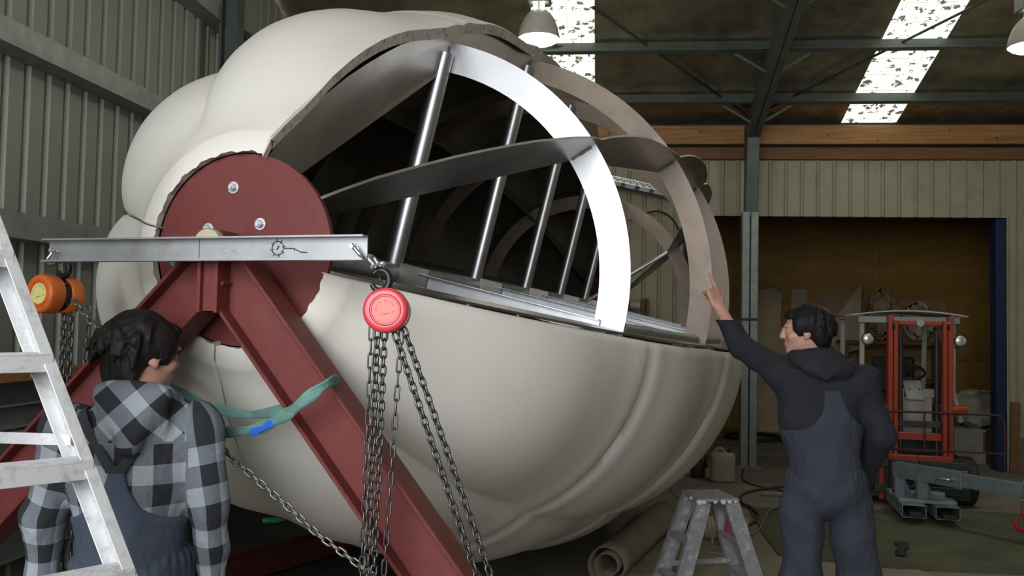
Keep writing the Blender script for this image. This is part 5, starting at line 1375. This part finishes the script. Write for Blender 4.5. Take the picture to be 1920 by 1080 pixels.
hands_L = dict(L=((0, .25, -1), (-.9, -.2, 0), 1, RELAX, ((.5, .8, -.3), (.2, 1, -.3))), R=((.03, .35, -1), (.9, -.2, 0), -1, RELAX, ((.5, .8, -.3), (.2, 1, -.3))))
person(JL, s, math.radians(-18), V(-1.360, 2.479, 0), 'dark-haired man in a grey plaid hooded shirt and bib overalls behind the ladder', 'hair_brown', 'plaid', 'overall_grey', ('strap_dark', strapsL), plaid_uv, bibL,
       hood_down(-.055, .098, .040, .080, .0), hair_long, hands_L)

# ---- man in dark hoodie pointing at the hoop with his left arm
hrR = rotz(math.radians(84)) @ rotx(-math.radians(4)); s = 1.0
JR = dict(pelvis=(0, .005, .915), chest=(-.025, 0, 1.295), neck=(-.05, -.005, 1.53), head=(-.098, -.012, 1.672), headR=hrR,
          shL=(-.200, .02, 1.475), elL=(-.375, .145, 1.585), wrL=(-.484, .235, 1.785), shR=(.155, .0, 1.440), elR=(.245, -.03, 1.195), wrR=(.205, .145, 1.01),
          hipL=(-.10, 0, .86), hipR=(.11, .01, .86), knL=(-.105, .02, .50), knR=(.155, .045, .50), anL=(-.10, .0, .095), anR=(.20, .03, .095))
def bibR(X, Y, Z):
    k = np.clip((Z-1.215)/.185, 0, 1); w_ = np.where(Z < 1.21, .4, .038+.175*(1-np.sqrt(np.clip(1-(1-k)**2, 0, 1))))
    back = np.abs(X-.008-.03*(1-k))-w_; front = np.abs(X)-.13
    d = np.where(Y < 0, back, front); return np.maximum(d*.8, Z-np.where(Y < 0, 1.405, 1.40)).astype(np.float32)
def hood_wide(f, nk, hc, s):
    n = 14
    for i in range(n):
        a0, a1 = 2*PI*i/n, 2*PI*(i+1)/n
        P = lambda a: nk+np.array([.100*math.sin(a)+.0, -.01-.095*math.cos(a), .002+.030*math.cos(a)])
        f.cone(P(a0), P(a1), .034, .034, .03)
    f.ell(nk+np.array([.035, -.105, -.018]), (.120, .045, .058), roty(.18) @ rotx(.3), .03)
    f.cone(nk+np.array([-.09, -.09, .01]), nk+np.array([.03, -.150, -.062]), .020, .016, .02); f.cone(nk+np.array([.15, -.08, .012]), nk+np.array([.03, -.150, -.062]), .022, .016, .02)
def hair_short(f, P, R):
    f.ell(P(0, -.028, .034), (.090, .106, .092), R, .02); f.ell(P(0, -.070, -.020), (.080, .050, .078), R, .03)
    for sx in (-1, 1):
        f.ell(P(sx*.068, .012, .035), (.024, .052, .045), R, .02); f.ell(P(sx*.074, .026, .0), (.010, .012, .024), R, .012)
    f.ell(P(0, .055, .078), (.064, .034, .028), R, .02)
    tufts(f, P, R, 380, 5, 0, .045, -.005)
    folds(f, .0018, [(46, 30, 20, .3, 22), (-38, 52, 14, 2.3, 25), (20, -44, 36, 1.1, 30)])
    X, Y, Z = np.meshgrid(*f.ax, indexing='ij', sparse=True); c = P(0, 0, 0)
    pts = np.stack(np.broadcast_arrays(X-c[0], Y-c[1], Z-c[2]), -1) @ R
    face = np.maximum(np.maximum(.046+.12*np.abs(pts[..., 0])-pts[..., 1], pts[..., 2]-.060), -1)
    f.F = np.maximum(f.F, -face.astype(np.float32))
hands_R = dict(L=((-.36, .20, .90), (.55, -.70, .30), 1, POINT, ((.75, .75, -.35), (.1, .9, -.5))), R=((-.25, .9, -.35), (.95, .1, 0), -1, RELAX, ((.5, .8, -.3), (.2, 1, -.3))))
person(JR, s, math.radians(5), V(1.05, 4.259, 0), 'man in a dark hoodie and navy bib overalls pointing up at the drum frame', 'hair_black', 'hoodie_navy', 'overall_navy', None, None, bibR,
       hood_wide, hair_short, hands_R)
